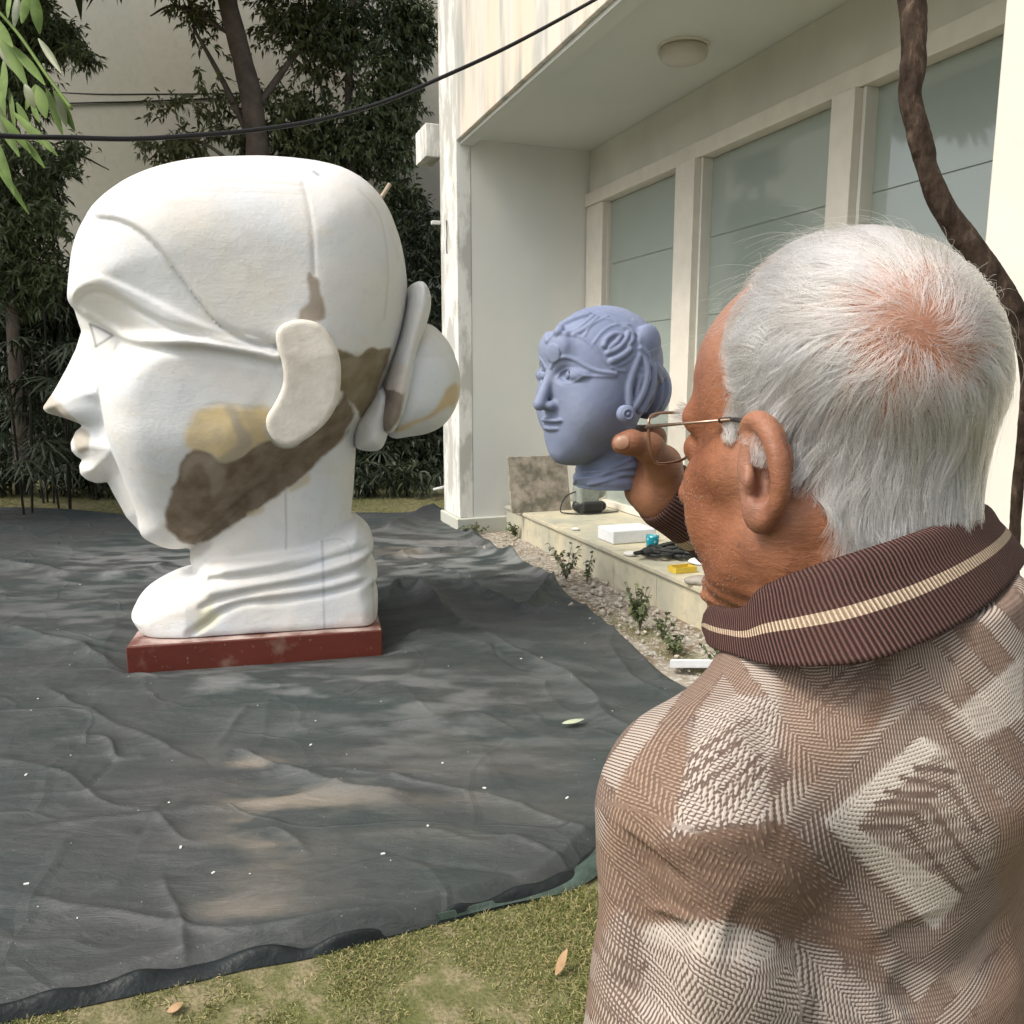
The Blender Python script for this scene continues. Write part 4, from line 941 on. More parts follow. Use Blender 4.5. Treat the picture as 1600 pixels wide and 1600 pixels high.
c = M.mix(M.ramp(n2, [(.52, 0), (.75, .6)]), c, (.17, .06, .03)); sp_ = M.vor(70); c = M.mix(M.ramp(sp_, [(.10, .7), (.20, 0)]), c, (.11, .045, .025)); n8 = M.noise(9, 4); c = M.mix(M.ramp(n8, [(.5, 0), (.7, .35)]), c, (.42, .19, .10)); c = M.mix(M.math('MULTIPLY', aR, .8), c, (.36, .225, .18)); c = M.mix(M.math('MULTIPLY', aH, .55), c, (.22, .11, .065))
M.col(c); M.b.inputs['Subsurface Weight'].default_value = .05; M.b.inputs['Subsurface Radius'].default_value = (.006, .0025, .0012); M.b.inputs['Subsurface Scale'].default_value = 1.0
M.bump(n2, .40, .0014).bump(n3, .5, .0006); 
wv = M.noise(55, 4, stretch=(1, 1, 3.2), rough=.7, dist=1.5); M.bump(wv, .45, .0022); m_skin = M.m
man = empty('person', (NK[0], NK[1], 0), 'white haired old man in patterned brown knitted shirt holding up the small blue bust', 'person')
body = meshobj('body', V, F, m_skin, man, attrs={'pink': red, 'hand': ishand})
# thumb nail
m_nail = simple('nail', (.30, .165, .105), .35, .05, 50, .02)
tN, _t = nets(lambda Q: np.maximum(f_hand(Q) - .0006, np.maximum(ell(Q, P(970, 691, .7335), (.0082, .0058, .0068)), -1)), P(966, 689, .735) - .02, P(966, 689, .735) + .02, .0009, snap=1)
meshobj('thumbnail', tN, _t, m_nail, man)

# ---- shirt
armaxL = (ElL - ShL) / np.linalg.norm(ElL - ShL)
def gz(Q, c, r): return np.exp(-(((Q - c) / r) ** 2).sum(1))
fold_lines = [([(1012, 1440, .44), (1000, 1380, .43), (1015, 1330, .43)], -.016, .016), ([(1000, 1600, .45), (1015, 1500, .44), (1012, 1430, .44)], -.022, .016),
    ([(1130, 1440, .42), (1250, 1480, .42), (1400, 1560, .45)], -.008, .018), ([(1420, 1600, .46), (1500, 1540, .48), (1590, 1470, .52)], -.013, .018), ([(1380, 1600, .45), (1440, 1530, .46), (1420, 1440, .46)], -.009, .018),
    ([(1100, 1100, .47), (1060, 1180, .45), (1040, 1260, .44)], -.004, .014), ([(1030, 1330, .43), (1100, 1300, .43), (1220, 1290, .43)], .004, .010), ([(1060, 1500, .43), (1150, 1540, .42), (1260, 1600, .42)], .007, .022),
    ([(1300, 1060, .46), (1240, 1100, .45), (1180, 1180, .44)], -.003, .012)]
def f_shirt(Q):
    r = torso(Q, 0.0)
    arm = cone(Q, ShL, ElL, .056, .050); r2 = smin(r, arm, .028)
    r3 = smin(r2, cone(Q, ShR, ElR, .062, .05), .03); return r3
_fl = []
for L, a, w in fold_lines:
    pts = catmull(np.array(L), 5); hp = hit(f_shirt, pts[:, 0], pts[:, 1], .30, .9, 200); _fl.append((hp, a, w))
def f_shirt_d(Q):
    r = f_shirt(Q)
    for hp, a, w in _fl:
        lo, hi = hp.min(0) - w * 3, hp.max(0) + w * 3; m = ((Q > lo) & (Q < hi)).all(1)
        if m.any(): d, t = polydist(Q[m], hp); r[m] -= a * np.exp(-(d / w) ** 2) * np.clip(np.sin(np.pi * np.clip(t, .03, .97)) * 2, 0, 1)
    r = r + .0035 * fbm(Q * 14, 3, 4) + .004 * np.sin(Q[:, 2] * 60 + Q[:, 0] * 50 + 6 * fbm(Q * 4, 2, 12)) * np.clip((NK[2] - .26 - Q[:, 2]) / .15, 0, 1) * .6
    # neck hole
    r = smax(r, Q[:, 2] - (NK[2] + .050 + .22 * np.clip(Q[:, 0] - NK[0], -.08, .08)), .006)
    return smax(r, (ElL[2] - .02) - Q[:, 2], .004)
lo = np.array([ElL[0] - .09, NK[1] - .26, ElL[2] - .03]); hi = np.array([ShR[0] + .10, ElR[1] + .04, NK[2] + .14])
V, F = nets(f_shirt_d, lo, hi, .0052, snap=2, refine=1, lip=1.35)
print('shirt', len(V), time.time() - T0)
# cloth coordinates in metres
q = (V - NK) @ BM.T; dA = cone(V, ShL, ElL, .056, .050); dT = torso(V); onarm = (dA < dT - .002)
rr_ = np.hypot(q[:, 0], q[:, 1]); ut = np.arctan2(q[:, 1], -q[:, 0]) * .150; vt = q[:, 2] - .85 * rr_
p = V - ShL; ax = p @ armaxL; pr = p - ax[:, None] * armaxL; ra1 = np.cross(armaxL, BF); ra1 /= np.linalg.norm(ra1); ra2 = np.cross(armaxL, ra1)
ua = np.arctan2(pr @ ra1, pr @ ra2) * .056; va = -ax
UVc = np.where(onarm[:, None], np.stack([ua + .3, va], 1), np.stack([ut, vt], 1))
UVc += np.stack([.0012 * fbm(V * 30, 2, 31), .0012 * fbm(V * 30, 2, 32)], 1)
# woven motifs: regions and lines of the knitted pattern, laid on the cloth
sx, sy, _ = project(V); nf = ((V - CAM) * 1.0); sxy = np.stack([sx + 1.0 * fbm(V * 40, 2, 1), sy + 1.0 * fbm(V * 40, 2, 2)], 1)
light = np.full(len(V), .40); brown = np.full(len(V), .22); cross = np.zeros(len(V)); direc = np.zeros(len(V))
light += .08 * fbm(V * 16, 3, 40)
_d1 = np.abs(sxy[:, 0] - 1432) * .9 + np.abs(sxy[:, 1] - 1300) * .8; _d2 = np.abs(sxy[:, 0] - 1130) * 1.1 + np.abs(sxy[:, 1] - 1205) * .8; _dd = np.minimum(_d1, _d2)
_band = np.floor(_dd / 46.0 + .35) % 4; light += np.choose(_band.astype(int), [.22, -.16, .06, -.10]); brown += np.choose(_band.astype(int), [-.05, .25, .0, .45]); direc = np.where(_band % 2 > 0, 1.0, 0.0); light += np.where(np.abs((_dd / 46.0 + .35) % 1 - .5) > .46, -.22, 0)
def reg(poly, L=None, B=None, C=None, soft=6):
    global light, brown, cross
    p = catmull(poly, 3, True) if soft > 8 else np.array(poly, float); lo, hi = p.min(0) - 20, p.max(0) + 20; mk = ((sxy > lo) & (sxy < hi)).all(1)
    a = np.clip(.5 + sd2(sxy[mk], p) / soft, 0, 1); i = np.where(mk)[0]
    if L is not None: light[i] += (L - light[i]) * a
    if B is not None: brown[i] += (B - brown[i]) * a
    if C is not None: cross[i] += (C - cross[i]) * a
def ln(pts, w, dl):
    L = np.array(pts, float); lo, hi = L.min(0) - 10, L.max(0) + 10; mk = ((sxy > lo) & (sxy < hi)).all(1); d, _t = polydist(sxy[mk], L); i = np.where(mk)[0]
    a = np.clip((w - d) / 2 + .5, 0, 1); light[i] += (dl - light[i]) * a
for k_, (off, Lv) in enumerate([(0, .20), (55, .62), (105, .22), (150, .5)]):
    o_ = np.array([-off * .75, -off * .66]); reg([(1225 + o_[0], 1300 + o_[1]), (1455 + o_[0], 1085 + o_[1]), (1490 + o_[0], 1120 + o_[1]), (1262 + o_[0], 1335 + o_[1])], Lv, .3, .2, 4)
reg([(1560, 1330), (1600, 1400), (1500, 1560), (1470, 1520)], .62, .5, .4, 6); reg([(1240, 1340), (1290, 1330), (1440, 1500), (1400, 1540)], .58, .2, .4, 5); reg([(950, 1350), (1010, 1330), (1012, 1440), (980, 1500), (930, 1480)], .34, .8, .2, 10)
reg([(1100, 1440), (1020, 1420), (990, 1600), (1420, 1600), (1340, 1520), (1250, 1475)], .66, .15, .6, 30)
reg([(1000, 1330), (1040, 1308), (1120, 1293), (1230, 1290), (1330, 1400), (1385, 1490), (1300, 1480), (1130, 1440), (1010, 1440)], .30, .95, .5, 12)
reg([(1015, 1445), (1130, 1440), (1210, 1475), (1180, 1510), (1020, 1470)], .82, .1, .3, 14)
reg([(1090, 1112), (1150, 1085), (1222, 1088), (1206, 1180), (1196, 1290), (1120, 1295), (1045, 1312), (1068, 1210)], .74, .15, .9, 6)
reg([(1222, 1050), (1300, 1060), (1380, 1095), (1330, 1180), (1290, 1230), (1232, 1200), (1225, 1100)], .48, .7, .3, 16)
reg([(1345, 1120), (1380, 1065), (1400, 1090), (1360, 1150)], .35, .9, .3, 8)
reg([(1230, 1290), (1290, 1215), (1440, 1105), (1500, 1150), (1600, 1380), (1480, 1530), (1400, 1500), (1300, 1380)], .33, .25, 0, 8)
reg([(1283, 1282), (1440, 1148), (1478, 1165), (1556, 1330), (1502, 1402), (1462, 1455)], .74, .15, 1, 4)
reg([(1283, 1282), (1440, 1148), (1470, 1170), (1335, 1290), (1300, 1300)], .88, .05, .5, 3)
reg([(1283, 1282), (1300, 1270), (1345, 1290), (1505, 1395), (1462, 1455)], .86, .05, .5, 3)
reg([(1340, 1295), (1470, 1175), (1550, 1330), (1505, 1395)], .66, .15, 1, 3)
for L in ([(1345, 1293), (1412, 1290), (1507, 1400)], [(1355, 1272), (1430, 1272), (1440, 1285)], [(1368, 1254), (1450, 1256), (1526, 1358)], [(1385, 1236), (1462, 1242)], [(1410, 1216), (1482, 1228), (1532, 1302)], [(1430, 1198), (1490, 1205)]): ln(L, 3.2, .12)
reg([(1490, 1115), (1600, 1020), (1600, 1120), (1530, 1160)], .85, .1, .5, 5); reg([(1500, 1170), (1540, 1150), (1600, 1230), (1600, 1300)], .6, .3, 1, 5)
reg([(1570, 1280), (1640, 1250), (1640, 1600), (1540, 1600), (1560, 1450)], .38, .9, .2, 30)
reg([(1400, 1030), (1480, 1000), (1520, 1050), (1460, 1100), (1400, 1080)], .42, .3, 0, 14)
for L in ([(1255, 1100), (1330, 1040)], [(1270, 1115), (1345, 1050)], [(1285, 1125), (1360, 1060)], [(1470, 1000), (1490, 1035)], [(1500, 980), (1525, 1010)], [(1065, 1195), (1165, 1125)], [(1055, 1225), (1160, 1155)], [(1050, 1255), (1150, 1190)], [(1120, 1240), (1190, 1180)], [(1130, 1255), (1195, 1200)], [(1090, 1310), (1090, 1420)], [(1062, 1320), (1058, 1420)], [(1036, 1330), (1034, 1400)],
          [(1240, 1420), (1270, 1350), (1280, 1335)], [(1275, 1480), (1300, 1400), (1330, 1360)], [(1320, 1520), (1330, 1450), (1355, 1410)], [(1190, 1420), (1220, 1480)], [(1210, 1410), (1240, 1470)], [(985, 1600), (1000, 1520), (1010, 1500)]): ln(L, 2.2, .08)
ln([(970, 1335), (1030, 1310), (1100, 1294), (1180, 1290), (1235, 1292)], 1.6, 0.0)
ln([(1095, 1090), (1070, 1170), (1040, 1250), (1030, 1310)], 1.2, .1)
reg([(930, 1600), (940, 1470), (975, 1420), (1000, 1470), (990, 1600)], .55, .3, .8, 12)
reg([(940, 1340), (975, 1210), (1050, 1140), (1075, 1160), (1040, 1300), (975, 1335)], .42, .9, .3, 12)
M = Mat('jacquard_knit', .85, .15)
uv = M.n.new('ShaderNodeAttribute'); uv.attribute_name = 'cloth'; sep = M.n.new('ShaderNodeSeparateXYZ'); M.l.new(uv.outputs['Vector'], sep.inputs[0])
aL, aB, aC = M.attr('light'), M.attr('brown'), M.attr('cross')
def wave(x, per, ph=0.0): return M.math('SINE', M.math('ADD', M.math('MULTIPLY', x, 2 * math.pi / (per * .86)), ph))
U_, V_ = sep.outputs[0], sep.outputs[1]
slant = M.math('ADD', V_, M.math('MULTIPLY', U_, .35))
w1 = M.mix(M.attr('direc'), wave(slant, .0030), wave(M.math('ADD', U_, M.math('MULTIPLY', V_, -.3)), .0031)); w2 = wave(U_, .0029); w3 = wave(M.math('ADD', U_, M.math('MULTIPLY', V_, .5)), .0029)
h = M.mix(aC, w1, M.math('MINIMUM', w1, w2)); hh = M.math('ADD', M.math('MULTIPLY', h, .35), .5)
thr = M.math('SUBTRACT', .98, M.math('MULTIPLY', aL, .9))                           # light areas show more pale yarn
yarn = M.ramp(M.math('ADD', M.math('MULTIPLY', M.math('SUBTRACT', M.math('ADD', hh, M.math('MULTIPLY', w3, .12)), thr), 2.2), .5), [(.25, 0), (.75, 1)])
dk = M.mix(aB, (.098, .070, .060), (.140, .088, .064)); lt = M.mix(aB, M.mix(aL, (.35, .30, .265), (.55, .515, .46)), (.33, .225, .155)); c = M.mix(yarn, dk, lt)
M.col(M.mix(M.ramp(M.noise(200, 3), [(.3, 0), (.7, .25)]), c, (.30, .23, .18))); M.bump(h, .25, .0010).bump(M.noise(500, 2), .3, .0006)
m_knit = M.m
meshobj('shirt', V, F, m_knit, man, attrs={'cloth': UVc, 'light': np.clip(light, 0, 1), 'brown': np.clip(brown, 0, 1), 'cross': np.clip(cross, 0, 1), 'direc': direc})
# ---- ribbed collar and cuff
M = Mat('ribbed_brown_knit', .85, .15)
uv = M.n.new('ShaderNodeAttribute'); uv.attribute_name = 'rib'; sep = M.n.new('ShaderNodeSeparateXYZ'); M.l.new(uv.outputs['Vector'], sep.inputs[0])
w = M.math('SINE', M.math('MULTIPLY', sep.outputs[0], 2 * math.pi)); wr = M.ramp(M.math('ADD', M.math('MULTIPLY', w, .5), .5), [(.15, 0), (.6, 1)])
base = M.mix(wr, (.040, .021, .018), (.150, .082, .070)); st_ = M.mix(wr, (.30, .22, .15), (.66, .52, .38))
v_ = sep.outputs[1]; msk = M.math('MULTIPLY', M.math('GREATER_THAN', v_, .46), M.math('LESS_THAN', v_, .58))
M.col(M.mix(msk, base, st_)); M.bump(w, .8, .0016).bump(M.noise(600, 2), .3, .0005); m_rib = M.m
topn = [(1106, 962, .555), (1116, 950, .545), (1142, 954, .520), (1165, 950, .500), (1190, 922, .482), (1240, 899, .462), (1310, 874, .450), (1380, 852, .450), (1450, 828, .462), (1505, 806, .485), (1528, 790, .525)]
topf = [(1500, 800, .585), (1400, 850, .63), (1280, 890, .635), (1180, 925, .61), (1130, 948, .585)]
botn = [(1104, 990, .556), (1114, 1010, .535), (1148, 1022, .500), (1185, 1034, .475), (1225, 1040, .452), (1290, 1040, .433), (1370, 1030, .424), (1450, 1000, .432), (1520, 960, .448), (1570, 915, .478), (1600, 870, .53)]
botf = [(1570, 860, .60), (1460, 900, .67), (1310, 950, .68), (1190, 975, .64), (1128, 975, .60)]
tn = catmull([P(*q) for q in topn + topf], 40); bn = catmull([P(*q) for q in botn + botf], 40)
tn, bn = resamp(tn, 900), resamp(bn, 900)
Lc = np.r_[0, np.cumsum(np.linalg.norm(np.diff(bn, axis=0), axis=1))]
rows = 22; V = []; rib = []
ctr = (tn.mean(0) + bn.mean(0)) / 2
for j in range(rows):
    t = j / (rows - 1)
    if t < .12: b = tn + (ctr - tn) * [1, 1, 0] * .03 * (1 - t / .12) - Z * .012 * (1 - t / .12); s_ = 0
    else:
        s_ = (t - .12) / .88; b = tn * (1 - s_) + bn * s_; out = b - ctr; out[:, 2] = 0; out /= np.linalg.norm(out, axis=1)[:, None] + 1e-9
        b = b + out * (.002 * math.sin(math.pi * s_)) + Z * .003 * math.sin(math.pi * min(1, s_ * 3))
    V.append(b); rib.append(np.stack([Lc / .0031, np.full(900, s_)], 1))
V = np.array(V); V = V.transpose(1, 0, 2).reshape(-1, 3); rib = np.array(rib).transpose(1, 0, 2).reshape(-1, 2)
idx = np.arange(900 * rows).reshape(900, rows); F = np.stack([idx[:-1, :-1], idx[:-1, 1:], idx[1:, 1:], idx[1:, :-1]], -1).reshape(-1, 4)
o = meshobj('collar', V, F, m_rib, man, attrs={'rib': rib}); sm = o.modifiers.new('thick', 'SOLIDIFY'); sm.thickness = .004; sm.offset = 0
ax = (ElR - Wr); Ls = np.linalg.norm(ax); ax = ax / Ls; c0 = Wr - ax * .004; pts = [c0 + ax * t for t in np.linspace(0, Ls + .02, 70)]
V, F = tube(pts, np.interp(np.linspace(0, 1, 70), [0, .03, .25, .32, .6, 1], [.031, .033, .036, .040, .046, .052]), 64, cap=False); V = np.array(V)
V += (.0022 * fbm(V * 22, 2, 9))[:, None] * (V - (c0 + np.outer((V - c0) @ ax, ax))) / .035
vv_ = np.repeat(np.linspace(0, 1, 70), 64); cuffm = vv_ <= .36
rib = np.stack([np.tile(np.arange(64), 70) / 64.0 * 58, vv_ / .36 * .8 + .1], 1)
nrow = 26; o = meshobj('cuff', V[:nrow * 64], [f for f in F if max(f) < nrow * 64], m_rib, man, attrs={'rib': rib[:nrow * 64]}); sm = o.modifiers.new('thick', 'SOLIDIFY'); sm.thickness = .003; sm.offset = -1
st0 = (nrow - 1) * 64; n_ = len(V) - st0
meshobj('sleeve', V[st0:], [tuple(i - st0 for i in f) for f in F if min(f) >= st0], m_knit, man, attrs={'cloth': np.stack([rib[st0:, 0] * .0036, vv_[st0:] * Ls], 1), 'light': np.full(n_, .45), 'brown': np.full(n_, .5), 'cross': np.full(n_, .6), 'direc': np.zeros(n_)})
# trousers and shoes below the frame
m_tr = simple('dark_trousers', (.045, .045, .05), .8, .1, 30, .2)
hip = NK + [0, 0, -.62] + BF * .03
def f_tr(Q):
    r = bell(Q, hip, (.12, .15, .14))
    for s in (1, -1): r = smin(r, cone(Q, hip + BL * s * .08, (hip + BL * s * .10) * [1, 1, 0] + [0, 0, .07], .085, .052), .04)
    return r
V, F = nets(f_tr, hip - [.3, .3, hip[2] - .02], hip + [.3, .3, .2], .016, snap=1); meshobj('trousers', V, F, m_tr, man)
m_sh = simple('brown_shoe', (.05, .03, .02), .5, .1, 30, .2)
for s in (1, -1):
    b = (hip + BL * s * .10) * [1, 1, 0]
    V, F = nets(lambda Q: smax(smin(bell(Q, b + BF * .06 + [0, 0, .03], (.13, .045, .045)), bell(Q, b + [0, 0, .06], (.05, .042, .06)), .02), -Q[:, 2], .004), b - .2, b + .2, .01, snap=1); meshobj('shoe', V, F, m_sh, man)
# ================================================================== HAIR
def make_curves(name, P3, rad, m, parent, label=None, sv=None):
    """P3 [n, k, 3] strand points, rad [n, k]"""
    n, k = P3.shape[:2]; cd = bpy.data.hair_curves.new(name); cd.add_curves([k] * n)
    cd.attributes['position'].data.foreach_set('vector', P3.astype(np.float32).ravel())
    a = cd.attributes.get('radius') or cd.attributes.new('radius', 'FLOAT', 'POINT'); a.data.foreach_set('value', rad.astype(np.float32).ravel())
    b = cd.attributes.new('strand', 'FLOAT', 'CURVE'); b.data.foreach_set('value', (np.random.default_rng(1).random(n) if sv is None else sv).astype(np.float32))
    cd.materials.append(m); o = bpy.data.objects.new(name, cd); link(o)
    if parent: setparent(o, parent)
    return o
M = Mat('white_hair', .38, .5)
aS = M.attr('strand'); c = M.ramp(aS, [(0, (.16, .14, .115)), (.28, (.45, .41, .35)), (.55, (.78, .74, .67)), (1, (.94, .91, .85))]); M.col(c)

hb_ = M.n.new('ShaderNodeBsdfHairPrincipled'); hb_.model = 'CHIANG'; hb_.parametrization = 'COLOR'; M.l.new(c, hb_.inputs['Color']); hb_.inputs['Roughness'].default_value = .36; hb_.inputs['Radial Roughness'].default_value = .6
M.l.new(hb_.outputs[0], M.n['Material Output'].inputs[0]); m_hair = M.m
bnd = [(1250, 392), (1214, 440), (1186, 485), (1166, 530), (1152, 575), (1142, 615), (1134, 650), (1138, 688), (1156, 690), (1166, 664), (1192, 652), (1228, 690), (1262, 738), (1290, 788), (1322, 835), (1365, 868)]
hb = hl(hit(f_headskin, [b[0] for b in bnd], [b[1] for b in bnd], .38, .80, 200)); hb2 = hb[:, [0, 2]]
hb2[0] = (hb2[1][0] - .002, .20)
hpoly = np.vstack([hb2, [(-.06, hb2[-1][1] - .005), (-.20, hb2[-1][1] - .01), (-.20, .25), (hb2[1][0] - .002, .25)]])
whorl = hit(f_headskin, 1440, 505, .38, .8)[0]
r2 = np.random.default_rng(5)
def surf_normals(p): g = grad(f_headskin, p, .002); return g / np.linalg.norm(g, axis=1)[:, None]
cand = r2.normal(size=(105000, 3)); cand /= np.linalg.norm(cand, axis=1)[:, None]; cand = hw(0, 0, .05) + cand * .12
for _ in range(5):
    v = f_headskin(cand); cand = cand - surf_normals(cand) * v[:, None]
ql = hl(cand); keep = inside(np.stack([ql[:, 0], ql[:, 2]], 1) + .004 * fbm(cand * 60, 2, 3)[:, None], hpoly)
dw = np.linalg.norm(cand - whorl, axis=1); dens = np.clip(.36 + dw / .10, .0, 1) ** 1.2
top = hl(whorl[None])[0]
ridge = np.exp(-(ql[:, 1] / .05) ** 2) * (ql[:, 2] > .09); dens *= 1 - .25 * ridge
# only the scalp that can be seen from around the camera gets the full density
nrm = surf_normals(cand); vis = ((CAM - cand) * nrm).sum(1) / np.linalg.norm(CAM - cand, axis=1); dens *= np.where(vis > -.45, 1, .35)
keep &= r2.random(len(cand)) < dens; root = cand[keep]; nrm = nrm[keep]; dw = dw[keep]; ql = ql[keep]; n = len(root)
K = 12
ln_ = np.interp(dw, [0, .03, .06, .10, .2], [.026, .042, .068, .080, .078]) * r2.uniform(.65, 1.25, n) * np.where(ql[:, 2] < -.01, .72, 1)
ln_ *= np.where((ql[:, 0] > .008) & (ql[:, 2] < .025), .30, 1)
fb = hb2[:13]; dfront, _t = polydist(np.stack([ql[:, 0], ql[:, 2]], 1), fb)
ln_ = np.minimum(ln_, .007 + dfront * 1.15 + .02 * (ql[:, 2] > .085)); rearm = np.clip(dfront / .03, 0, 1)
clump = np.stack([fbm(root * 75, 2, 60 + i) for i in range(3)], 1); clump2 = np.stack([fbm(root * 24, 2, 70 + i) for i in range(3)], 1)
rnd = r2.normal(size=(n, 3)) * (.10 + .35 * np.exp(-(dw / .035) ** 2))[:, None]; hmax = np.interp(dw, [0, .05, .12], [.003, .0065, .009]) * r2.uniform(.3, 1.25, n)
fly = (r2.random(n) < .035) & (ql[:, 2] > .05); rnd[fly] *= 3.0; hmax[fly] *= 2.6; 
cur = root - nrm * .0005; pts = [cur]; dv = None
frontness = np.clip((ql[:, 0] - .0) / .05, 0, 1) * np.clip((ql[:, 2] - .07) / .04, 0, 1)
for k in range(1, K):
    t = k / (K - 1); ng = surf_normals(cur); away = cur - whorl; away -= (away * ng).sum(1)[:, None] * ng; away /= np.linalg.norm(away, axis=1)[:, None] + 1e-6
    sw = np.cross(ng, away); a_ = np.clip(1 - np.linalg.norm(cur - whorl, axis=1) / .07, 0, 1)[:, None] * .45; away = away + sw * a_; away /= np.linalg.norm(away, axis=1)[:, None]
    down = np.tile(-HU, (n, 1)); down -= (down * ng).sum(1)[:, None] * ng; down /= np.linalg.norm(down, axis=1)[:, None] + 1e-6
    qc = hl(cur); wd = np.clip((np.linalg.norm(cur - whorl, axis=1) - .045) / .08, 0, 1) * np.clip((.10 - qc[:, 2]) / .07, 0, 1) * .95
    fw = HFt[None] * (.30 * (qc[:, 2] < .06))[:, None] if False else 0
    d = away * (1 - wd)[:, None] + down * wd[:, None] * 1.15 + clump * .55 + clump2 * .55 + rnd + 0.10 * r2.normal(size=(n, 3))
    d -= (d * ng).sum(1)[:, None] * ng; d /= np.linalg.norm(d, axis=1)[:, None] + 1e-6
    dv = d if dv is None else dv * .45 + d * .55; dv /= np.linalg.norm(dv, axis=1)[:, None]
    cur = cur + dv * (ln_ / (K - 1))[:, None]
    sd = f_headonly(cur); tgt = hmax * (.35 + .65 * rearm) * np.sin(math.pi * .5 * min(1, 1.5 * t)) * (1 - .15 * t) + .006 * frontness * t
    tgt = np.where(fly, hmax * t * 1.5, tgt); ng = surf_normals(cur); cur = cur + ng * ((tgt - sd) * .8)[:, None]; pts.append(cur)
PT = np.stack(pts, 1)
nc = 800; cid = r2.choice(np.where(~fly)[0], nc, replace=False); wvp = fbm(root * 38, 2, 91) * 3.2; wva = .0035 * np.clip(dw / .06, .2, 1)
_t = np.linspace(0, 1, K); _tan = np.gradient(PT, axis=1); _nn = nrm[:, None] * np.ones((1, K, 1)); _sd = np.cross(_tan, _nn); _sd /= np.linalg.norm(_sd, axis=2)[..., None] + 1e-9
wva = wva * 1.5; PT = PT + _sd * (wva[:, None] * np.sin(_t[None] * 4.5 + wvp[:, None] * 2) * _t[None])[..., None]
near_ = np.empty(n, int)
for s_ in range(0, n, 2000): near_[s_:s_ + 2000] = cid[np.argmin(((root[s_:s_ + 2000, None] - root[None, cid]) ** 2).sum(-1), 1)]
tcl = (np.linspace(0, 1, K) ** .95 * .84)[None, :, None] * r2.uniform(.45, 1.0, n)[:, None, None] ** .6; own = PT - root[:, None]
PT = PT * (1 - tcl) + (PT[near_] + .25 * (root - root[near_])[:, None]) * tcl
tt = np.linspace(0, 1, K)[None]
rad = np.where(fly, .00006, .000135)[:, None] * (1 - .75 * tt ** 2) * np.interp(dw, [0, .05], [.7, 1])[:, None]
rk = np.random.default_rng(4).random(n); make_curves('hair', PT, rad, m_hair, man, sv=np.clip(.55 * rk[near_] + .45 * rk, 0, 1))
print('hair', n, time.time() - T0)
# stray hairs standing off the crown
m = 420; i = r2.choice(np.where((ql[:, 2] > .08))[0], m); a = root[i]; nn = nrm[i]; side = r2.normal(size=(m, 3)); t = np.linspace(0, 1, K)[None, :, None]
L = r2.uniform(.018, .045, m)[:, None, None]; fwd = (HFt * .8 + HL * .1)[None, None]
PT = a[:, None] + nn[:, None] * L * t * .6 + (side[:, None] * .3 + fwd) * L * t ** 1.6 * 1.1 - Z * L * .6 * t ** 2.6
make_curves('stray_hair', PT, .00006 * (1 - .6 * np.repeat(tt, m, 0)), m_hair, man)
# stubble and eyebrow
c2 = r2.normal(size=(40000, 3)) * [.05, .06, .05]; c2 = hw(.035, .0, -.055) + c2
for _ in range(4): v = f_headskin(c2); c2 = c2 - surf_normals(c2) * v[:, None]
q2 = hl(c2); dn = np.clip((.075 + q2[:, 0] - np.abs(q2[:, 2] + .05) * .5) / .1, 0, 1)
kp = (q2[:, 1] > -.07) & (q2[:, 2] < .000) & (q2[:, 2] > -.125) & (q2[:, 0] > .012) & (r2.random(len(c2)) < dn * .16 * np.clip((q2[:, 0] - .012) / .03, 0, 1))
c2 = c2[kp]; nn = surf_normals(c2); dd = nn * .8 - HU * .8 + r2.normal(size=c2.shape) * .5; dd /= np.linalg.norm(dd, axis=1)[:, None]; L = r2.uniform(.0007, .0016, len(c2))
PT = np.stack([c2 - nn * .0002, c2 + dd * (L * .5)[:, None], c2 + dd * L[:, None]], 1)
make_curves('stubble', PT, np.tile([.00009, .00008, .00004], (len(c2), 1)), m_hair, man)
for s in (1, -1):
    c3 = np.array([hw(.104 + r2.normal() * .002, s * r2.uniform(.012, .052), .036 + r2.normal() * .0035) for _ in range(420)])
    for _ in range(3): v = f_headskin(c3); c3 = c3 - surf_normals(c3) * v[:, None]
    nn = surf_normals(c3); dd = nn * .8 + HL * s * .8 + HU * .35 + HFt * .3 + r2.normal(size=c3.shape) * .35; L = r2.uniform(.003, .006, len(c3))[:, None]
    PT = np.stack([c3, c3 + dd * L * .5, c3 + dd * L - Z * L * .2], 1); make_curves('eyebrow', PT, np.tile([.00014, .00012, .00005], (len(c3), 1)), m_hair, man)

# ================================================================== EYEGLASSES
gl = empty('eyeglasses', hw(.10, 0, .01), 'thin rectangular metal eyeglasses worn by the old man', 'eyeglasses')
m_metal = simple('bronze_wire', (.35, .24, .18), .28, .1, 50, 0, metal=.9)
m_tip = simple('black_temple_tip', (.015, .013, .012), .4, .1, 50, 0)
M = Mat('lens_glass', .02, .5); tr_ = M.n.new('ShaderNodeBsdfTransparent'); tr_.inputs[0].default_value = (.93, .95, .94, 1); gs_ = M.n.new('ShaderNodeBsdfGlossy'); gs_.inputs['Roughness'].default_value = .04; mx_ = M.n.new('ShaderNodeMixShader'); mx_.inputs[0].default_value = .16
M.l.new(tr_.outputs[0], mx_.inputs[1]); M.l.new(gs_.outputs[0], mx_.inputs[2]); M.l.new(mx_.outputs[0], M.n['Material Output'].inputs[0]); m_lens = M.m
gx, gzc = .114, .021
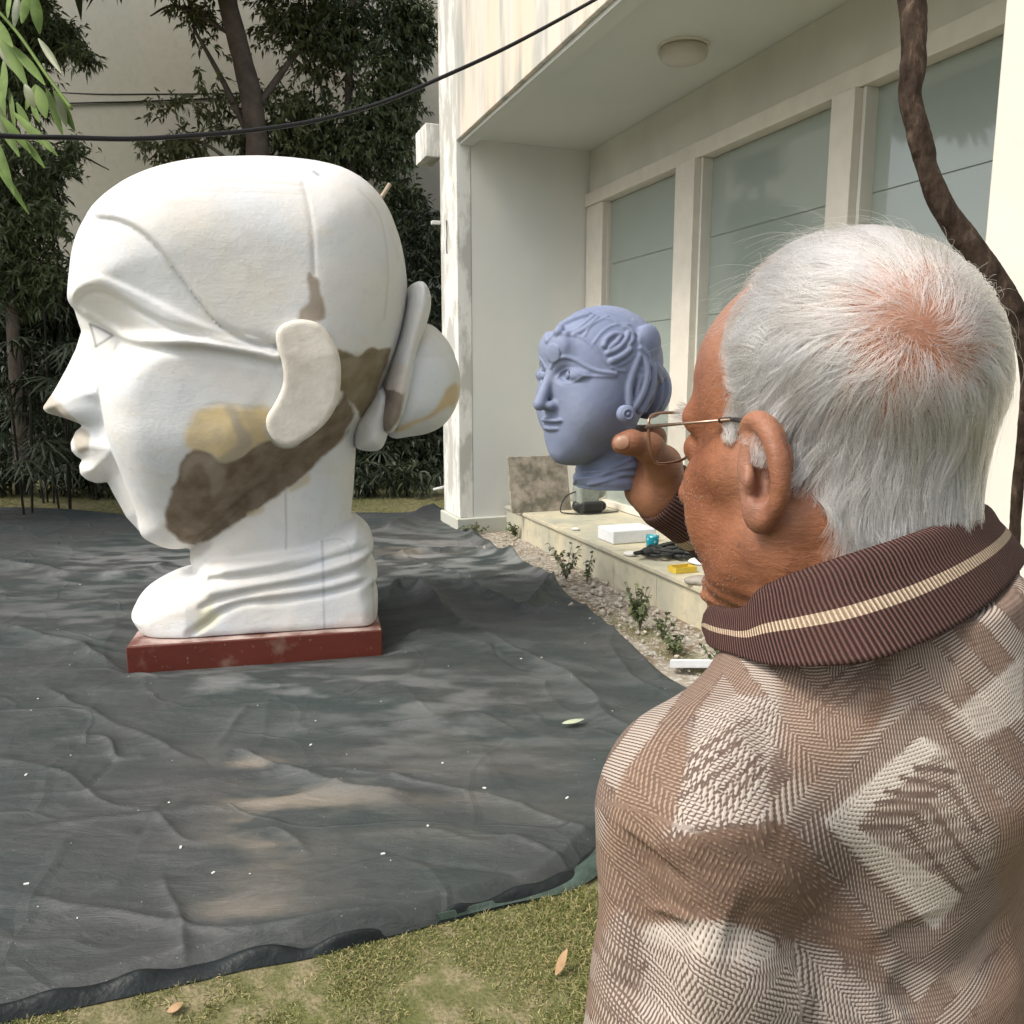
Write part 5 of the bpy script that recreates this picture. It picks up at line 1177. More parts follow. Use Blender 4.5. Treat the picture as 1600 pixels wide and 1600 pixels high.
def lens_outline(s):
    pr = [(-.024, .014), (-.018, .0165), (0, .0175), (.018, .0165), (.0255, .013), (.0265, .006), (.0245, -.008), (.019, -.0165), (.010, -.0195), (-.008, -.0190), (-.018, -.015), (-.0245, -.004)]
    return [hw(gx - .0009 * ((y * 1000) / 26) ** 2 * 4 - .004 * (y / .026 > 0) * (y / .026), s * (.036 + y), gzc + z) for y, z in pr]
for s in (1, -1):
    c = catmull(lens_outline(s), 6, True); V, F = tube(np.vstack([c, c[:1]]), .0011, 8, cap=False); meshobj('rim', V, F, m_metal, gl)
    ce = c.mean(0) + HFt * .001; V = [ce] + list(c); k = len(c); F = [(0, 1 + i, 1 + (i + 1) % k) for i in range(k)]
    o = meshobj('lens', V, F, m_lens, gl)
    hinge = hw(gx - .008, s * .064, gzc + .008)
    e = hw(.015, s * .0755, gzc + .016); e2 = hw(-.012, s * .080, gzc + .008)
    if s > 0: e = hit(f_headonly, 1152, 655, .4, .8)[0] + HL * .003; e2 = P(1176, 664, .486) + HL * .001
    V, F = tube([hw(gx - .0045, s * .0615, gzc + .0075), hinge, hinge * .6 + e * .4 + HL * s * .0015, e], [.0011, .0016, .0010, .0009], 8); meshobj('temple', V, F, m_metal, gl)
    V, F = tube(catmull([hinge * .15 + e * .85, e, e2, e2 - HFt * .012 - HU * .008], 5), .0016, 8); meshobj('temple_tip', V, F, m_tip, gl)
V, F = tube(catmull([hw(gx, .012, gzc + .004), hw(gx + .003, 0, gzc + .007), hw(gx, -.012, gzc + .004)], 5), .0009, 8); meshobj('bridge', V, F, m_metal, gl)
print('glasses', project(hw(gx - .008, .064, gzc + .008)), 'want 1030,665')
# ================================================================== THINGS ON AND BY THE LEDGE
def onledge(px, py, z=PLAT + .002): return G(px, py, z)
M = Mat('weathered_slab', .85, .15); n1 = M.noise(7, 6, rough=.65); n2 = M.noise(30, 5)
M.col(M.mix(M.ramp(n1, [(.38, 0), (.62, 1)]), (.16, .15, .12), (.42, .37, .31))); M.bump(n2, .4, .004); m_slab = M.m
a = G(789, 797, .20); b = G(880, 792, PLAT); a = W(inv(b)[0] - .02, inv(PL(789, 760, b, D))[1], .165); b = W(inv(b)[0] - .02, inv(PL(880, 760, b, D))[1], .165)
hgt = PL(830, 713, b, D)[2] - .165
sl = MB().box(W(inv(b)[0] - .14, inv(a)[1], PLAT), N * (inv(b)[1] - inv(a)[1]), Z * (hgt - .1) + D * .12, D * -.03); tag(sl.build('stone_slab', m_slab, bevel=.004), 'square stained grey stone slab leaning against the white wall at the end of the ledge', 'slab')
# power tool
m_tool = simple('grey_green_plastic', (.26, .29, .26), .5, .2, 20, .1); m_blk = simple('black_plastic', (.025, .027, .027), .45, .2, 30, .1)
def sdfobj(name, fn, lo, hi, h, m, parent=None, refine=0, **k):
    V, F = nets(fn, lo, hi, h, snap=1, refine=refine, lip=1.6); return meshobj(name, V, F, m, parent)
tc = onledge(918, 800) + Z * .0; pt = empty('pressure_pump', tc, 'grey and black portable machine with a looped cable standing on the ledge', 'machine')
bx = lambda Q, c, r, k=.01: np.linalg.norm(np.maximum(np.abs((Q - c) @ np.stack([D, N, Z]).T) - np.array(r) + k, 0), axis=1) - k
sdfobj('housing', lambda Q: smin(bx(Q, tc + Z * .17 - N * .02, (.09, .10, .09), .03), cone(Q, tc + Z * .16, tc + Z * .18 + N * .12, .07, .055), .02), tc - .3, tc + .35, .014, m_tool, pt)
sdfobj('motor_base', lambda Q: smin(bx(Q, tc + Z * .055, (.12, .10, .05), .02), cone(Q, tc + Z * .06 - N * .10, tc + Z * .05 + N * .14, .05, .045), .02), tc - .3, tc + .35, .014, m_blk, pt)
V, F = tube(catmull([tc + Z * .20 - N * .10, tc + Z * .30 - N * .04, tc + Z * .30 + N * .08, tc + Z * .20 + N * .14], 8), .012, 8); meshobj('handle', V, F, m_blk, pt)
V, F = tube(catmull([tc + Z * .2 - N * .1, tc + Z * .15 - N * .22, tc + Z * .03 - N * .27, tc + Z * .008 - N * .22 - D * .05, tc + Z * .008 - N * .05 - D * .15, tc + Z * .008 + N * .25 - D * .12], 8), .006, 8); meshobj('cable', V, F, m_blk, pt)
# white foam sheet with turquoise cup and clutter
m_foamw = simple('white_foam_block', (.74, .76, .78), .8, .05, 20, .2)
c0 = onledge(978, 845); q = MB().box(c0 - N * .16 - D * .10, N * .36, D * .26, Z * .10); tag(q.build('foam_block', m_foamw, bevel=.01), 'white foam block lying on the ledge behind the turquoise cup', 'foam block')
M = Mat('turquoise_cup', .35, .5); n = M.vor(28); M.col(M.mix(M.ramp(n, [(.25, 1), (.35, 0)]), (.01, .30, .38), (.35, .62, .66))); m_cup = M.m
c0 = onledge(1019, 861); V, F = tube([c0 + Z * .0, c0 + Z * .004, c0 + Z * .105, c0 + Z * .115, c0 + Z * .118], [.036, .04, .047, .045, .03], 24); tag(meshobj('turquoise_cup', V, F, m_cup), 'small turquoise printed cup standing on the ledge in front of the foam block', 'cup')
rc = random.Random(3)
pts = [onledge(1040 + 40 * math.sin(i * 1.7) + rc.uniform(-12, 12), 868 + 9 * math.cos(i * 2.3)) + Z * (.02 + .035 * rc.random()) for i in range(34)]
V, F = tube(catmull(pts, 5), .011, 7); tag(meshobj('hose_tangle', V, F, m_blk), 'tangled heap of black hose on the ledge beside the cup', 'hose')
m_yel = simple('yellow_plastic', (.62, .45, .06), .5, .1, 20, .1)
c0 = onledge(1066, 893); q = empty('yellow_tray', c0, 'open yellow plastic tray lying near the edge of the ledge', 'tray')
e1, e2 = D * .10, N * .15
MB().box(c0 - e1 / 2 - e2 / 2, e1, e2, Z * .006).build('base', m_yel, q); 
for o, a_, b_ in ((c0 - e1 / 2 - e2 / 2, e1, e2 * .05), (c0 - e1 / 2 + e2 * .45, e1, e2 * .05), (c0 - e1 / 2 - e2 * .45, e1 * .06, e2 * .9), (c0 + e1 * .44 - e2 * .45, e1 * .06, e2 * .9)): MB().box(o + Z * .0065, a_, b_, Z * .03).build('side', m_yel, q)
m_pap = simple('crumpled_paper', (.70, .69, .66), .8, .06, 20, .3)
def crumpled(name, c, r, m, label, cat, seed):
    rr = np.array(r)
    f = lambda Q: ell(Q, c, rr) + .25 * rr.min() * fbm(Q * (1.1 / rr.max()) * 3, 3, seed)
    V, F = nets(f, c - rr * 1.5, c + rr * 1.5, rr.max() / 9, snap=0); return tag(meshobj(name, V, F, m, smooth=False), label, cat)
crumpled('paper_scrap', onledge(960, 842) + Z * .01 - D * .05, (.10, .09, .02), m_pap, 'crumpled white paper scrap at the ledge edge in front of the foam block', 'paper', 3)
crumpled('paper_scrap', onledge(1105, 880) + Z * .012, (.13, .10, .02), m_pap, 'crumpled white sheet on the ledge behind the yellow tray', 'paper', 5)
crumpled('plaster_bag', onledge(1095, 912) + Z * .02, (.10, .06, .03), simple('dusty_bag', (.33, .30, .26), .8, .2, 12, .3), 'dusty grey bag on the ledge right of the yellow tray', 'bag', 7)
crumpled('rag', onledge(1150, 925) + Z * .02, (.12, .10, .04), simple('olive_rag', (.16, .17, .12), .9, .3, 12, .3), 'dark olive rag lying on the ledge near the collar of the man', 'rag', 9)
c0 = G(1085, 1040, .05); ml = MB(); ml.box(c0 - np.array([.13, .03, 0]), (.27, -.03, .01), (.03, .11, 0), (0, 0, .006)).box(c0 - np.array([.13, .03, -.007]), (.27, -.03, .01), (.004, .015, 0), (0, 0, .03)); tag(ml.build('white_offcut', m_foamw), 'flat white plastic offcut lying on the soil by the tarpaulin edge', 'offcut')
# rubble
m_rub = simple('plaster_rubble', (.42, .38, .32), .9, .35, 25, .5)
rb = MB(); ico = [(0, 0, 1), (.9, 0, .3), (.28, .85, .3), (-.72, .53, .3), (-.72, -.53, .3), (.28, -.85, .3), (.72, .53, -.4), (-.28, .85, -.4), (-.9, 0, -.4), (-.28, -.85, -.4), (.72, -.53, -.4)]
icf = [(0, 1, 2), (0, 2, 3), (0, 3, 4), (0, 4, 5), (0, 5, 1), (1, 6, 2), (2, 7, 3), (3, 8, 4), (4, 9, 5), (5, 10, 1), (6, 7, 2), (7, 8, 3), (8, 9, 4), (9, 10, 5), (10, 6, 1)]
for i in range(900):
    t = rc.random(); s_ = 3.2 + 4.0 * t; n_ = 2.0 + .66 * rc.random() ** .6; 
    if n_ < 1.5 + .15 * s_ - .1: pass
    p = W(s_, n_, .03); r_ = rc.choice([.004, .006, .009, .013]) * rc.uniform(.6, 1.3)
    if 4.4 < s_ < 5.6 and rc.random() < .35: r_ *= 2.2
    rb.add([p + np.array(v) * r_ * rc.uniform(.6, 1.2) for v in ico], icf)
tag(rb.build('rubble', m_rub), 'pale plaster rubble strewn over the soil between tarpaulin and ledge', 'rubble', kind='stuff')
# ================================================================== PLANTS
def leafmat(name, c1, c2, rough=.45, trans=.0, spec=.35):
    M = Mat(name, rough, spec); n1 = M.noise(1.7, 3); n2 = M.noise(14, 3)
    c = M.mix(M.ramp(n1, [(.35, 0), (.65, 1)]), c1, c2); c = M.mix(M.ramp(n2, [(.4, 0), (.75, .7)]), c, tuple(np.array(c2) * 1.6)); M.col(c)
    M.b.inputs['Subsurface Weight'].default_value = 0; return M.m
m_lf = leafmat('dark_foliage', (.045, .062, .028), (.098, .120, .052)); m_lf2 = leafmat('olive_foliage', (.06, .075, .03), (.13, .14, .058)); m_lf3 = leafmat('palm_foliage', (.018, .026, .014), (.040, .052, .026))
m_br = leafmat('bright_bamboo_leaf', (.06, .105, .022), (.12, .18, .05), .65, 0, .12); m_weed = leafmat('weed_leaf', (.06, .09, .035), (.12, .14, .06))
m_dstem = simple('dark_palm_stem', (.02, .018, .012), .9, .3, 6, .3)
m_bark = simple('grey_brown_bark', (.12, .095, .075), .9, .3, 6, .8, bdist=.02)
rf = np.random.default_rng(21)
def leaves(C_, T_, L, Wd, rng_=rf, droop=.25):
    """one folded diamond leaf of 4 triangles per centre: C_ base, T_ direction"""
    n = len(C_); T_ = T_ / np.linalg.norm(T_, axis=1)[:, None]; r = rng_.normal(size=(n, 3)); S_ = np.cross(T_, r); S_ /= np.linalg.norm(S_, axis=1)[:, None]; Nn = np.cross(S_, T_)
    L = np.broadcast_to(L, (n,))[:, None] * rng_.uniform(.7, 1.2, (n, 1)); w = np.broadcast_to(Wd, (n,))[:, None] * rng_.uniform(.7, 1.2, (n, 1))
    m = C_ + T_ * L * .45; tip = C_ + T_ * L - Z * L * droop
    V = np.stack([C_, m + S_ * w + Nn * w * .3, tip, m - S_ * w + Nn * w * .3, m], 1).reshape(-1, 3); b = (np.arange(n) * 5)[:, None]
    F = np.vstack([b + [0, 1, 4], b + [1, 2, 4], b + [2, 3, 4], b + [3, 0, 4]]); return V, F
def crown(blobs, n, L, Wd, m, name, parent, seed=1, clump=.22, gap=0.05, twig=True):
    """leaf sprays inside a union of ellipsoids, with noise gaps; blobs (px,py,depth,rx,ry,rz in metres)"""
    r = np.random.default_rng(seed); C_ = []; w = np.array([b[3] * b[4] * b[5] for b in blobs]) ** .7; w /= w.sum()
    ns = n // 14; k = r.choice(len(blobs), ns, p=w); u = r.normal(size=(ns, 3)); u /= np.linalg.norm(u, axis=1)[:, None]; u *= r.random((ns, 1)) ** .38
    c = np.array([P(*blobs[i][:3]) for i in k]) + u * np.array([blobs[i][3:6] for i in k])
    keep = fbm(c * 1.9, 3, seed) > gap - .12; c = c[keep]; ax = r.normal(size=(len(c), 3)) * [1, 1, .5] - Z * .45 + u[keep] * .6; ax /= np.linalg.norm(ax, axis=1)[:, None]
    t = r.random((len(c), 14)); base = c[:, None] + ax[:, None] * (t[..., None] - .5) * clump * 1.6; base = base.reshape(-1, 3)
    T_ = np.repeat(ax, 14, 0) * .8 + r.normal(size=base.shape) * .55 - Z * .25
    V, F = leaves(base, T_, L, Wd, r); return meshobj(name, V, F, m, parent, smooth=False)
def tree(label, pts, rads, blobs, n, L, Wd, m, seed, limbs=(), gap=.05, cat='tree', group=None, clump=.22, name='tree'):
    base = pts[0]; e = empty(name, base, label, cat, group); V, F = tube(catmull(pts, 6), np.interp(np.linspace(0, 1, (len(pts) - 1) * 6 + 1), np.linspace(0, 1, len(rads)), rads), 12); V = np.array(V)
    V += .08 * rads[0] * fbm(V * 5, 3, seed)[:, None] * [1, 1, 0]; meshobj('trunk', V, F, m_bark, e)
    for a in limbs: V, F = tube(catmull(a[0], 5), np.linspace(a[1], a[1] * .3, (len(a[0]) - 1) * 5 + 1), 7); meshobj('limb', V, F, m_bark, e)
    crown(blobs, n, L, Wd, m, 'crown', e, seed, clump, gap); return e
bz = lambda px, d: G(px, 800) * 0 + np.array([P(px, 600, d)[0], P(px, 600, d)[1], 0])
tree('tall tree with a bare reddish brown trunk rising behind the giant head', [bz(408, 11.2), P(406, 420, 11.2), P(402, 240, 11.2), P(392, 150, 11.1), P(370, 60, 11), P(350, -30, 10.9), P(340, -150, 10.8)], [.19, .16, .15, .14, .12, .10],
     [(300, 15, 11.2, .75, .5, .42), (290, 200, 11.3, .55, .4, .45), (330, 120, 11.4, .4, .4, .5), (460, 60, 11.6, .8, .5, .7), (440, 200, 11.6, .7, .5, .6), (260, 230, 11.2, .35, .3, .25)], 17000, .11, .018, m_lf2, 31,
     limbs=[([P(402, 240, 11.2), P(350, 130, 11.2), P(300, 40, 11.2)], .06), ([P(395, 180, 11.1), P(450, 100, 11.3), P(520, 20, 11.5)], .06), ([P(406, 300, 11.2), P(330, 230, 11.2), P(260, 215, 11.2)], .035), ([P(370, 60, 11), P(280, 10, 11.1), P(235, 25, 11.2)], .03)], gap=.12)
tree('dense dark leafy tree filling the gap between the trunk and the white pillar', [bz(560, 11.8), P(560, 400, 11.8), P(545, 200, 11.8), P(550, 0, 11.8)], [.10, .08, .06, .05],
     [(560, 60, 11.8, 1.1, .6, .75), (540, 220, 11.9, 1.05, .6, .7), (590, 150, 11.9, .65, .5, .6), (520, 330, 12, 1.1, .6, .6), (610, 330, 12, .5, .4, .6), (640, 40, 11.8, .35, .4, .4), (480, -60, 11.8, 1.4, .6, .5)], 46000, .10, .019, m_lf, 32,
     limbs=[([P(555, 300, 11.8), P(500, 130, 11.7), P(480, 50, 11.6)], .03), ([P(552, 260, 11.8), P(610, 170, 11.8), P(640, 60, 11.8)], .03)], gap=-.02)
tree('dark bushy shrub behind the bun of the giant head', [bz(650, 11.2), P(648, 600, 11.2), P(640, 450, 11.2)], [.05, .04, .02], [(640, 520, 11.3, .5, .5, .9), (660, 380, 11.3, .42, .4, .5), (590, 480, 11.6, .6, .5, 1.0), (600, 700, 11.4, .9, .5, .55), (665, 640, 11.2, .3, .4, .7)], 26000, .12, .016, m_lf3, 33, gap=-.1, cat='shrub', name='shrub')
tree('feathery dark tree at the left edge with drooping sprays', [bz(20, 10.5), P(15, 400, 10.5), P(20, 150, 10.5), P(25, -20, 10.5)], [.09, .07, .05, .03],
     [(30, 30, 10.4, .55, .5, .3), (85, 60, 10.4, .35, .3, .22), (120, 85, 10.3, .2, .2, .1), (20, 130, 10.5, .5, .4, .5), (20, 270, 10.5, .9, .5, .45), (0, 430, 10.6, 1.0, .5, .5), (95, 260, 10.4, .6, .4, .35), (60, 350, 10.5, .8, .5, .35), (140, 245, 10.4, .25, .25, .12), (150, 330, 10.4, .2, .2, .1)], 38000, .12, .015, m_lf, 34,
     limbs=[([P(20, 200, 10.5), P(70, 80, 10.4), P(145, 95, 10.3)], .02), ([P(18, 330, 10.5), P(90, 240, 10.4), P(170, 265, 10.3)], .025)], gap=.06)
# dark hedge mass at the foot of the wall
he = empty('hedge', (-4.5, 12.6, 0), 'low dark hedge in deep shade along the foot of the house wall', 'hedge')
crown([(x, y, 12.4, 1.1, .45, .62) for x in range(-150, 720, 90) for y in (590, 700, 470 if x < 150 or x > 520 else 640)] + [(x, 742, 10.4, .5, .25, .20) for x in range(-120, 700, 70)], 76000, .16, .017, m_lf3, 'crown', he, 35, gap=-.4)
hv = [];
for s0 in range(12): 
    x0 = -12 + s0; hv.append(x0)
core = sdfobj('shade_core', lambda Q: np.maximum(np.abs(Q[:, 1] - 13.3) - .35, Q[:, 2] - 2.9 - .25 * np.sin(Q[:, 0] * 2)) , np.array([-12.5, 12.7, -.1]), np.array([-.2, 13.9, 3.5]), .14, simple('black_shade_backing', (.008, .010, .006), .95, .3, 3, .5), he)  # near-black slab put behind the leaves to stand in for deep shade
# fan palms (rhapis): each fan of blades is a frond
def fan_mesh(name, rr, nb=11, L=.34, wd=.016, seed=0):
    r = np.random.default_rng(seed); V, F = [], []
    for i in range(nb):
        a = (i / (nb - 1) - .5) * R(250); l = L * (1 - .25 * abs(i / (nb - 1) - .5)) * r.uniform(.85, 1.1); dr = np.array([math.sin(a), math.cos(a), 0]); sd = np.array([math.cos(a), -math.sin(a), 0]); b = len(V); K_ = 5
        for k in range(K_):
            t = k / (K_ - 1); w = wd * (math.sin(math.pi * min(.98, t * .9 + .08)) ** .7); p = dr * l * t - Z * l * .55 * t * t * r.uniform(.8, 1.2); V += [p - sd * w, p + Z * w * .35, p + sd * w]
        for k in range(K_ - 1): F += [(b + 3 * k, b + 3 * k + 1, b + 3 * k + 4, b + 3 * k + 3), (b + 3 * k + 1, b + 3 * k + 2, b + 3 * k + 5, b + 3 * k + 4)]
    me = meshobj(name, V, F, m_lf3, smooth=False); d_ = me.data; bpy.data.objects.remove(me); return d_
fans = [fan_mesh('frond', rf, 9 + k, .30 + .03 * k, .013, k) for k in range(4)]
def palm(px, py0, d, nf, label, spread=.45, top=1.9, seed=0):
    r = np.random.default_rng(seed); base = bz(px, d); e = empty('fan_palm', base, label, 'palm', 'fan palms in the shade left of the giant head'); st_ = MB()
    for k in range(3): a = r.uniform(0, 6.28); p = [base + np.array([math.cos(a), math.sin(a), 0]) * .06, base + np.array([math.cos(a) * .15, math.sin(a) * .15, top * r.uniform(.6, 1)])]; V, F = tube(p, .012, 6); st_.add(V, F)
    st_.build('stems', m_dstem, e)
    for k in range(nf):
        a = r.uniform(0, 6.28); h = top * (.25 + .75 * r.random()); rad = spread * r.uniform(.4, 1); p = base + np.array([math.cos(a) * rad, math.sin(a) * rad, h]); o = bpy.data.objects.new('frond', fans[k % 4]); link(o); o.parent = e
        o.location = Vector(p) - Vector(base); o.rotation_euler = (R(r.uniform(-35, 20)), R(r.uniform(-25, 25)), a - R(90)); o.scale = (1, 1, 1)
for i, (px, d, nf, tp_, lb) in enumerate([(20, 8.6, 17, 1.75, 'fan palm at the left edge of the yard, level with the nose'), (85, 9.0, 15, 1.95, 'fan palm right behind the nose of the giant head'), (-60, 8.4, 10, 1.5, 'fan palm partly cut off by the left edge of the view'),
        (60, 9.7, 15, 2.6, 'tallest fan palm, its fans showing beside the forehead of the giant head'), (140, 10, 13, 1.5, 'fan palm mostly hidden behind the lips and chin of the giant head'), (600, 11.0, 11, 1.1, 'low fan palm in deep shade just left of the white pillar')]):
    palm(px, 600, d, nf, lb, .5, tp_, i + 3)
# overhead canopy beyond the frame that keeps the back of the yard in shade
ce = empty('unseen_shade_tree', bz(-330, 9.5), 'large unseen shade tree standing left of the view, its crown over the back of the yard', 'tree')
V, F = tube([bz(-330, 9.5), P(-330, -300, 9.5)], [.25, .2], 12); meshobj('trunk', V, F, m_bark, ce)
for pz, sz, sd_ in (((-5.5, 11.0, 7.6), (3.8, 2.0, 1.0), 5), ((-9.0, 8.5, 7.0), (2.2, 3.0, 1.2), 6)):
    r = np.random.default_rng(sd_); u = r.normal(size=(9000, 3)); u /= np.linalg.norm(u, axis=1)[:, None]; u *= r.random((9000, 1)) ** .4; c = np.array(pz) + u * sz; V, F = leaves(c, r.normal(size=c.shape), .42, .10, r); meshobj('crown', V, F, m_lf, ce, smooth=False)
# bright drooping bamboo leaves, near, top left: every leaf a part
be = empty('bamboo_spray', bz(-200, 3.2), 'bright green drooping bamboo leaves hanging in from the top left corner', 'bamboo')
stem = [P(-60, -40, 3.2), P(-10, 10, 3.15), P(30, 55, 3.1), P(75, 120, 3.05), P(112, 170, 3.0)]; V, F = tube(catmull(stem, 6), .006, 6); meshobj('stem', V, F, m_br, be)
bl2 = [(28, -10, 22, 42, 7), (44, -12, 34, 34, 7), (52, -12, 62, 50, 8), (15, -15, 12, 25, 7), (-5, 45, 42, 130, 9), (-10, 62, 35, 120, 7), (5, 95, 8, 150, 7), (18, 70, 70, 128, 7), (14, 138, 24, 202, 8), (0, 120, 4, 210, 8), (38, 132, 55, 168, 8), (56, 132, 40, 170, 7), (58, 134, 72, 182, 9), (72, 138, 98, 208, 8), (84, 142, 117, 202, 7), (88, 150, 104, 196, 6), (26, 160, 50, 212, 6), (48, 160, 62, 190, 5), (-10, 170, 30, 240, 7), (0, 180, 48, 236, 6), (-15, 150, 12, 215, 8), (20, 175, 80, 232, 6), (-15, 200, 22, 300, 6), (40, 190, 90, 240, 5), (-20, 235, 45, 330, 5), (60, 60, 95, 110, 5), (-20, 20, 20, 70, 8), (-12, 215, 10, 265, 7), (30, 210, 70, 260, 5)]
for i, (x0, y0, x1, y1, w) in enumerate(bl2):
    d = 3.05 + .25 * rc.random(); a, b = P(x0, y0, d), P(x1, y1, d - rc.uniform(0, .1)); leafblade('leaf', a, b, w * d / FPX * 1.1, m_br if i % 5 else m_weed, parent=be, sag=.04, up=np.array([rc.uniform(-.5, .5), -1, rc.uniform(-.3, .6)]))
# weeds in front of the ledge
def weed(px, py, h, n, label, seed, sp=.10, L=.035):
    r = np.random.default_rng(seed); b = G(px, py, .03); e = empty('weed', b, label, 'plant', 'small weeds along the foot of the ledge'); C_, T_ = [], []; sm_ = MB()
    for k in range(max(3, n // 14)):
        a = r.uniform(0, 6.28); tip = b + np.array([math.cos(a) * sp * r.uniform(.3, 1), math.sin(a) * sp * r.uniform(.3, 1), h * r.uniform(.55, 1)]); V, F = tube([b, (b + tip) / 2 + Z * .02, tip], [.003, .002, .001], 5); sm_.add(V, F)
        for j in range(14): t = r.uniform(.25, 1); C_.append(b + (tip - b) * t); T_.append(r.normal(size=3) + (0, 0, .3))
    sm_.build('stem', m_bark, e); V, F = leaves(np.array(C_), np.array(T_), L, L * .28, r); meshobj('leaves', V, F, m_weed, e, smooth=False)
weed(885, 905, .28, 130, 'leafy weed by the rubble heap under the left end of the ledge', 1, .14); weed(917, 912, .24, 60, 'thin dry weed leaning on the ledge right of the rubble heap', 2, .12); weed(1000, 985, .30, 170, 'upright green weed in front of the middle of the ledge', 3, .10, .04)
weed(1036, 1000, .16, 80, 'small weed to the right of the upright green weed', 4, .07); weed(1050, 1018, .10, 120, 'low clump of weed beside the white offcut', 5, .12); weed(1130, 1045, .22, 200, 'weed behind the white offcut, next to the collar of the man', 6, .14); weed(806, 838, .16, 120, 'dark weed in the corner where the ledge meets the white wall', 7, .10); weed(745, 835, .10, 140, 'low green weed at the foot of the white pillar', 8, .16)
# grass in the foreground and along the tarpaulin
def grass(name, poly_px, n, L, label, seed, z0=.0, m=None):
    r = np.random.default_rng(seed); pg = np.array([G(*q)[:2] for q in poly_px]); lo, hi = pg.min(0), pg.max(0); c = r.uniform(lo, hi, (n * 3, 2)); c = c[inside(c, pg)][:n]; c = np.c_[c, np.full(len(c), z0)]
    kp = fbm(c * 5, 4, seed) > -.30 + r.random(len(c)) * .42; c = c[kp]; T_ = r.normal(size=c.shape) * [.9, .9, .1] + Z * .8; T_ /= np.linalg.norm(T_, axis=1)[:, None]; n = len(c); S_ = np.cross(T_, r.normal(size=c.shape)); S_ /= np.linalg.norm(S_, axis=1)[:, None]
    l = L * r.uniform(.3, 1.2, (n, 1)) * (1 + .8 * fbm(c * 4, 2, 5)[:, None]); w = .0011; V = np.stack([c - S_ * w, c + S_ * w, c + T_ * l * .6 + S_ * w * .8, c + T_ * l * .6 - S_ * w * .8, c + T_ * l * .6 + (T_ * [1, 1, .1]) * l * .5], 1).reshape(-1, 3)
    b = (np.arange(n) * 5)[:, None]; me = meshobj(name, V, [tuple(x) for x in np.vstack([b + [0, 1, 2], b + [0, 2, 3], b + [3, 2, 4]])], m, smooth=False, attrs={'tone': np.repeat(r.random(n), 5)}); return tag(me, label, 'grass', kind='stuff')
M = Mat('lawn_blades', .6, .25); t_ = M.attr('tone'); M.col(M.ramp(t_, [(0, (.10, .13, .035)), (.4, (.17, .19, .06)), (.7, (.26, .24, .10)), (1, (.45, .38, .20))])); m_gr = M.m
grass('lawn_grass', [(-80, 1640), (-20, 1600), (150, 1556), (350, 1512), (600, 1470), (800, 1412), (900, 1385), (1000, 1420), (1100, 1700), (-100, 1700)], 75000, .022, 'short patchy grass and straw in front of the plastic sheet', 41, .0, m_gr)
grass('back_grass', [(-100, 801), (0, 800), (560, 806), (700, 804), (700, 778), (0, 778)], 9000, .06, 'strip of grass behind the plastic sheet', 42, .0, m_gr)
grass('edge_grass', [(930, 965), (1000, 1010), (1060, 1050), (1120, 1075), (1120, 1040), (1040, 1000), (980, 960)], 3000, .03, 'patch of grass at the right edge of the plastic sheet', 43, .02, m_gr)
# dry leaves on the lawn
m_dry = simple('dry_brown_leaf', (.34, .22, .12), .7, .2, 40, .2)
for i, (x, y, lb) in enumerate([(262, 1588, 'curled dry leaf on the grass in front of the sheet'), (868, 1530, 'upright dry brown leaf on the grass next to the arm of the man')]):
    a = G(x, y); leafblade('dry_leaf', a + Z * .012, a + np.array([.03, .02, .02 + .05 * i]), .014, m_dry, lb, 'leaf')
# ================================================================== BRANCH AND SMALL THINGS
M = Mat('rough_dark_bark', .9, .15); n1 = M.noise(45, 6, stretch=(1, 1, .35), rough=.7); n2 = M.noise(160, 4)
M.col(M.ramp(n1, [(.35, (.020, .013, .010)), (.55, (.052, .036, .026)), (.74, (.15, .11, .08))])); M.bump(n1, .9, .006).bump(n2, .5, .002); m_vine = M.m
bp = [(1418, -260, 1.5, 21), (1422, -60, 1.5, 21), (1425, 0, 1.5, 22), (1428, 60, 1.5, 20), (1426, 110, 1.5, 20), (1421, 150, 1.5, 18), (1432, 195, 1.5, 18), (1442, 235, 1.5, 19), (1448, 262, 1.5, 16), (1462, 300, 1.5, 18), (1480, 335, 1.5, 19), (1505, 372, 1.5, 21), (1530, 405, 1.5, 21), (1555, 440, 1.5, 21), (1578, 480, 1.5, 21), (1600, 522, 1.5, 17), (1606, 580, 1.52, 13), (1602, 650, 1.55, 10), (1592, 740, 1.6, 9), (1585, 860, 1.65, 9), (1580, 1100, 1.7, 10)]
pp = catmull(np.array(bp, float), 14); cen = np.array([P(*q[:3]) for q in pp]); gnd = cen[-1] * [1, 1, 0]; cen = np.vstack([cen, gnd]); rr = np.r_[pp[:, 3] * pp[:, 2] / FPX * .93, .016]
V, F = tube(cen, rr, 28); V = np.array(V); V += (.0035 * fbm(V * 60, 3, 2) + .004 * fbm(V * 22, 2, 5))[:, None] * np.array([1, 1, .3]); tag(meshobj('climbing_trunk', V, F, m_vine), 'bare dark twisting vine trunk hanging in front of the right hand window', 'trunk')
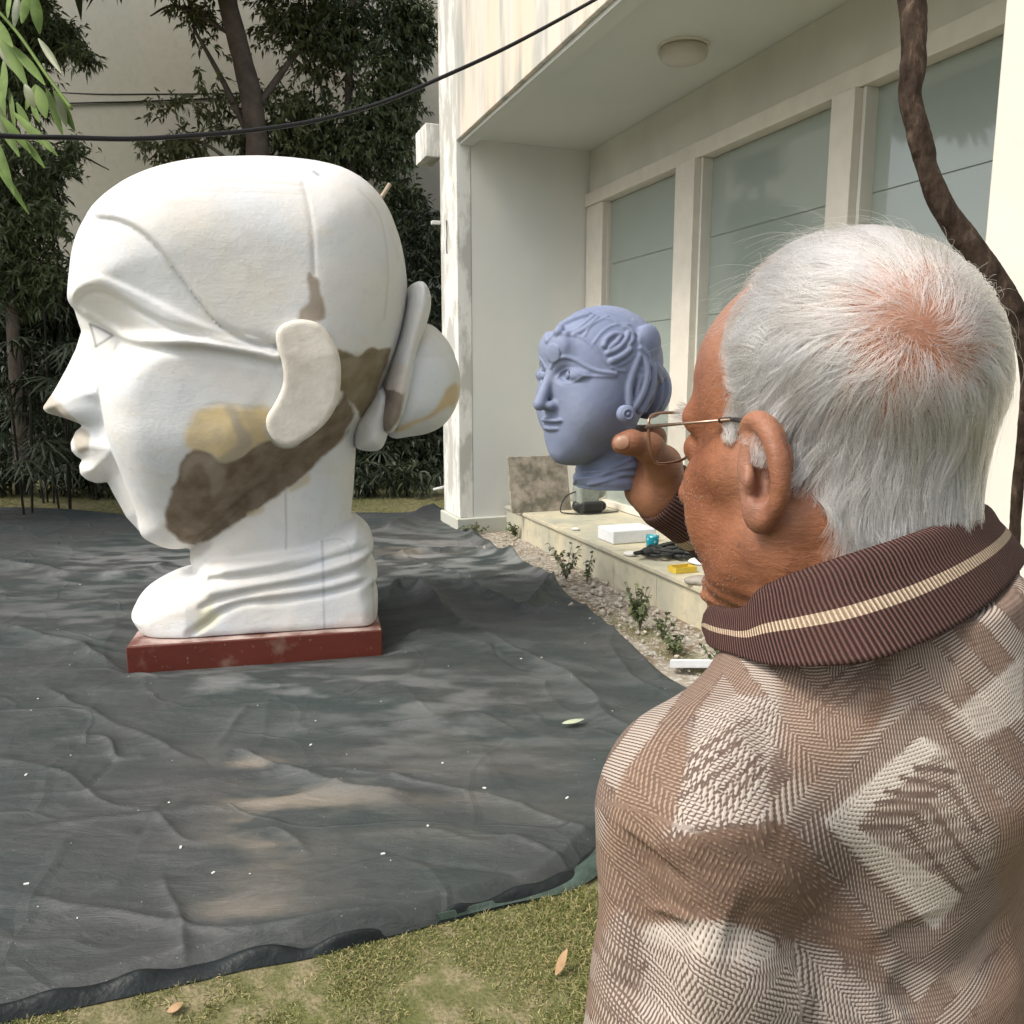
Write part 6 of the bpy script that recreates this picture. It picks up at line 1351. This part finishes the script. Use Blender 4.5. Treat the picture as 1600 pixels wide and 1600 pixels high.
for k_, (x_, y_, sx_, m_, nm, lb) in enumerate([(985, 868, .05, 'crumpled_paper', 'plaster_lump', 'white plaster lump on the ledge edge left of the turquoise cup'), (1085, 868, .06, '', 'plaster_lump', 'plaster lump behind the black hose heap on the ledge'), (1130, 900, .07, '', 'plaster_lump', 'larger plaster lump between the white sheet and the olive rag'), (900, 828, .035, '', 'plaster_lump', 'small plaster lump in front of the grey machine')]):
    crumpled(nm, onledge(x_, y_) + Z * sx_ * .25, (sx_, sx_ * .8, sx_ * .35), m_pap, lb, 'plaster', 20 + k_)
m_pvc = simple('white_pvc', (.62, .62, .60), .5, .05, 20, 0)
a = W(SF + .0, NC + .05, PL(690, 760, W(SF, NC), D)[2]); V, F = tube([a - N * .02, a - N * .16 - Z * .03], .014, 10); tag(meshobj('pipe_stub', V, F, m_pvc), 'short white pipe stub sticking out low on the edge of the pillar', 'pipe')
a = W(SF, NC, PL(692, 352, W(SF, NC), D)[2]); q = empty('wall_bracket', a, 'small white bracket with a cut wire on the edge of the pillar', 'bracket'); MB().box(a - N * .09 - D * .03, N * .088, D * .05, Z * .035).build('arm', m_pvc, q, bevel=.006)
V, F = tube(catmull([a - N * .01 - D * .25, a - N * .02 - D * .3 - Z * .12, a - N * .015 - D * .27 - Z * .20, a - N * .012 - D * .26 - Z * .3], 5), .005, 6); meshobj('wire', V, F, m_wire, q)
# white cloth-covered stand at the lower right corner behind the man
m_cl = simple('white_sheet_cloth', (.78, .79, .80), .8, .03, 10, .2); m_mrb = Mat('veined_marble', .4, .4); nn_ = m_mrb.noise(14, 6, dist=1.2); m_mrb.col(m_mrb.ramp(nn_, [(.45, (.62, .62, .62)), (.5, (.30, .30, .30)), (.55, (.62, .62, .62))])); 
c0 = P(1610, 1590, 1.35); q = empty('marble_table', c0 * [1, 1, 0], 'low marble topped table with a white cloth at the lower right corner', 'table'); MB().box(c0 - [.07, .15, .04], (.6, .1, 0), (-.05, .45, 0), (0, 0, .035)).build('top', m_mrb.m, q, bevel=.004)
MB().box(c0 + [-.02, -.05, -.002], (.6, .1, 0), (-.05, .33, 0), (0, 0, .006)).build('cloth', m_cl, q); 
for dx, dy in ((.02, -.08), (.40, -.03), (0, .2), (.38, .3)): MB().box(c0 * [1, 1, 0] + [dx, dy, 0], (.03, 0, 0), (0, .03, 0), (0, 0, c0[2] - .041)).build('leg', m_bark, q)
print('all', time.time() - T0)
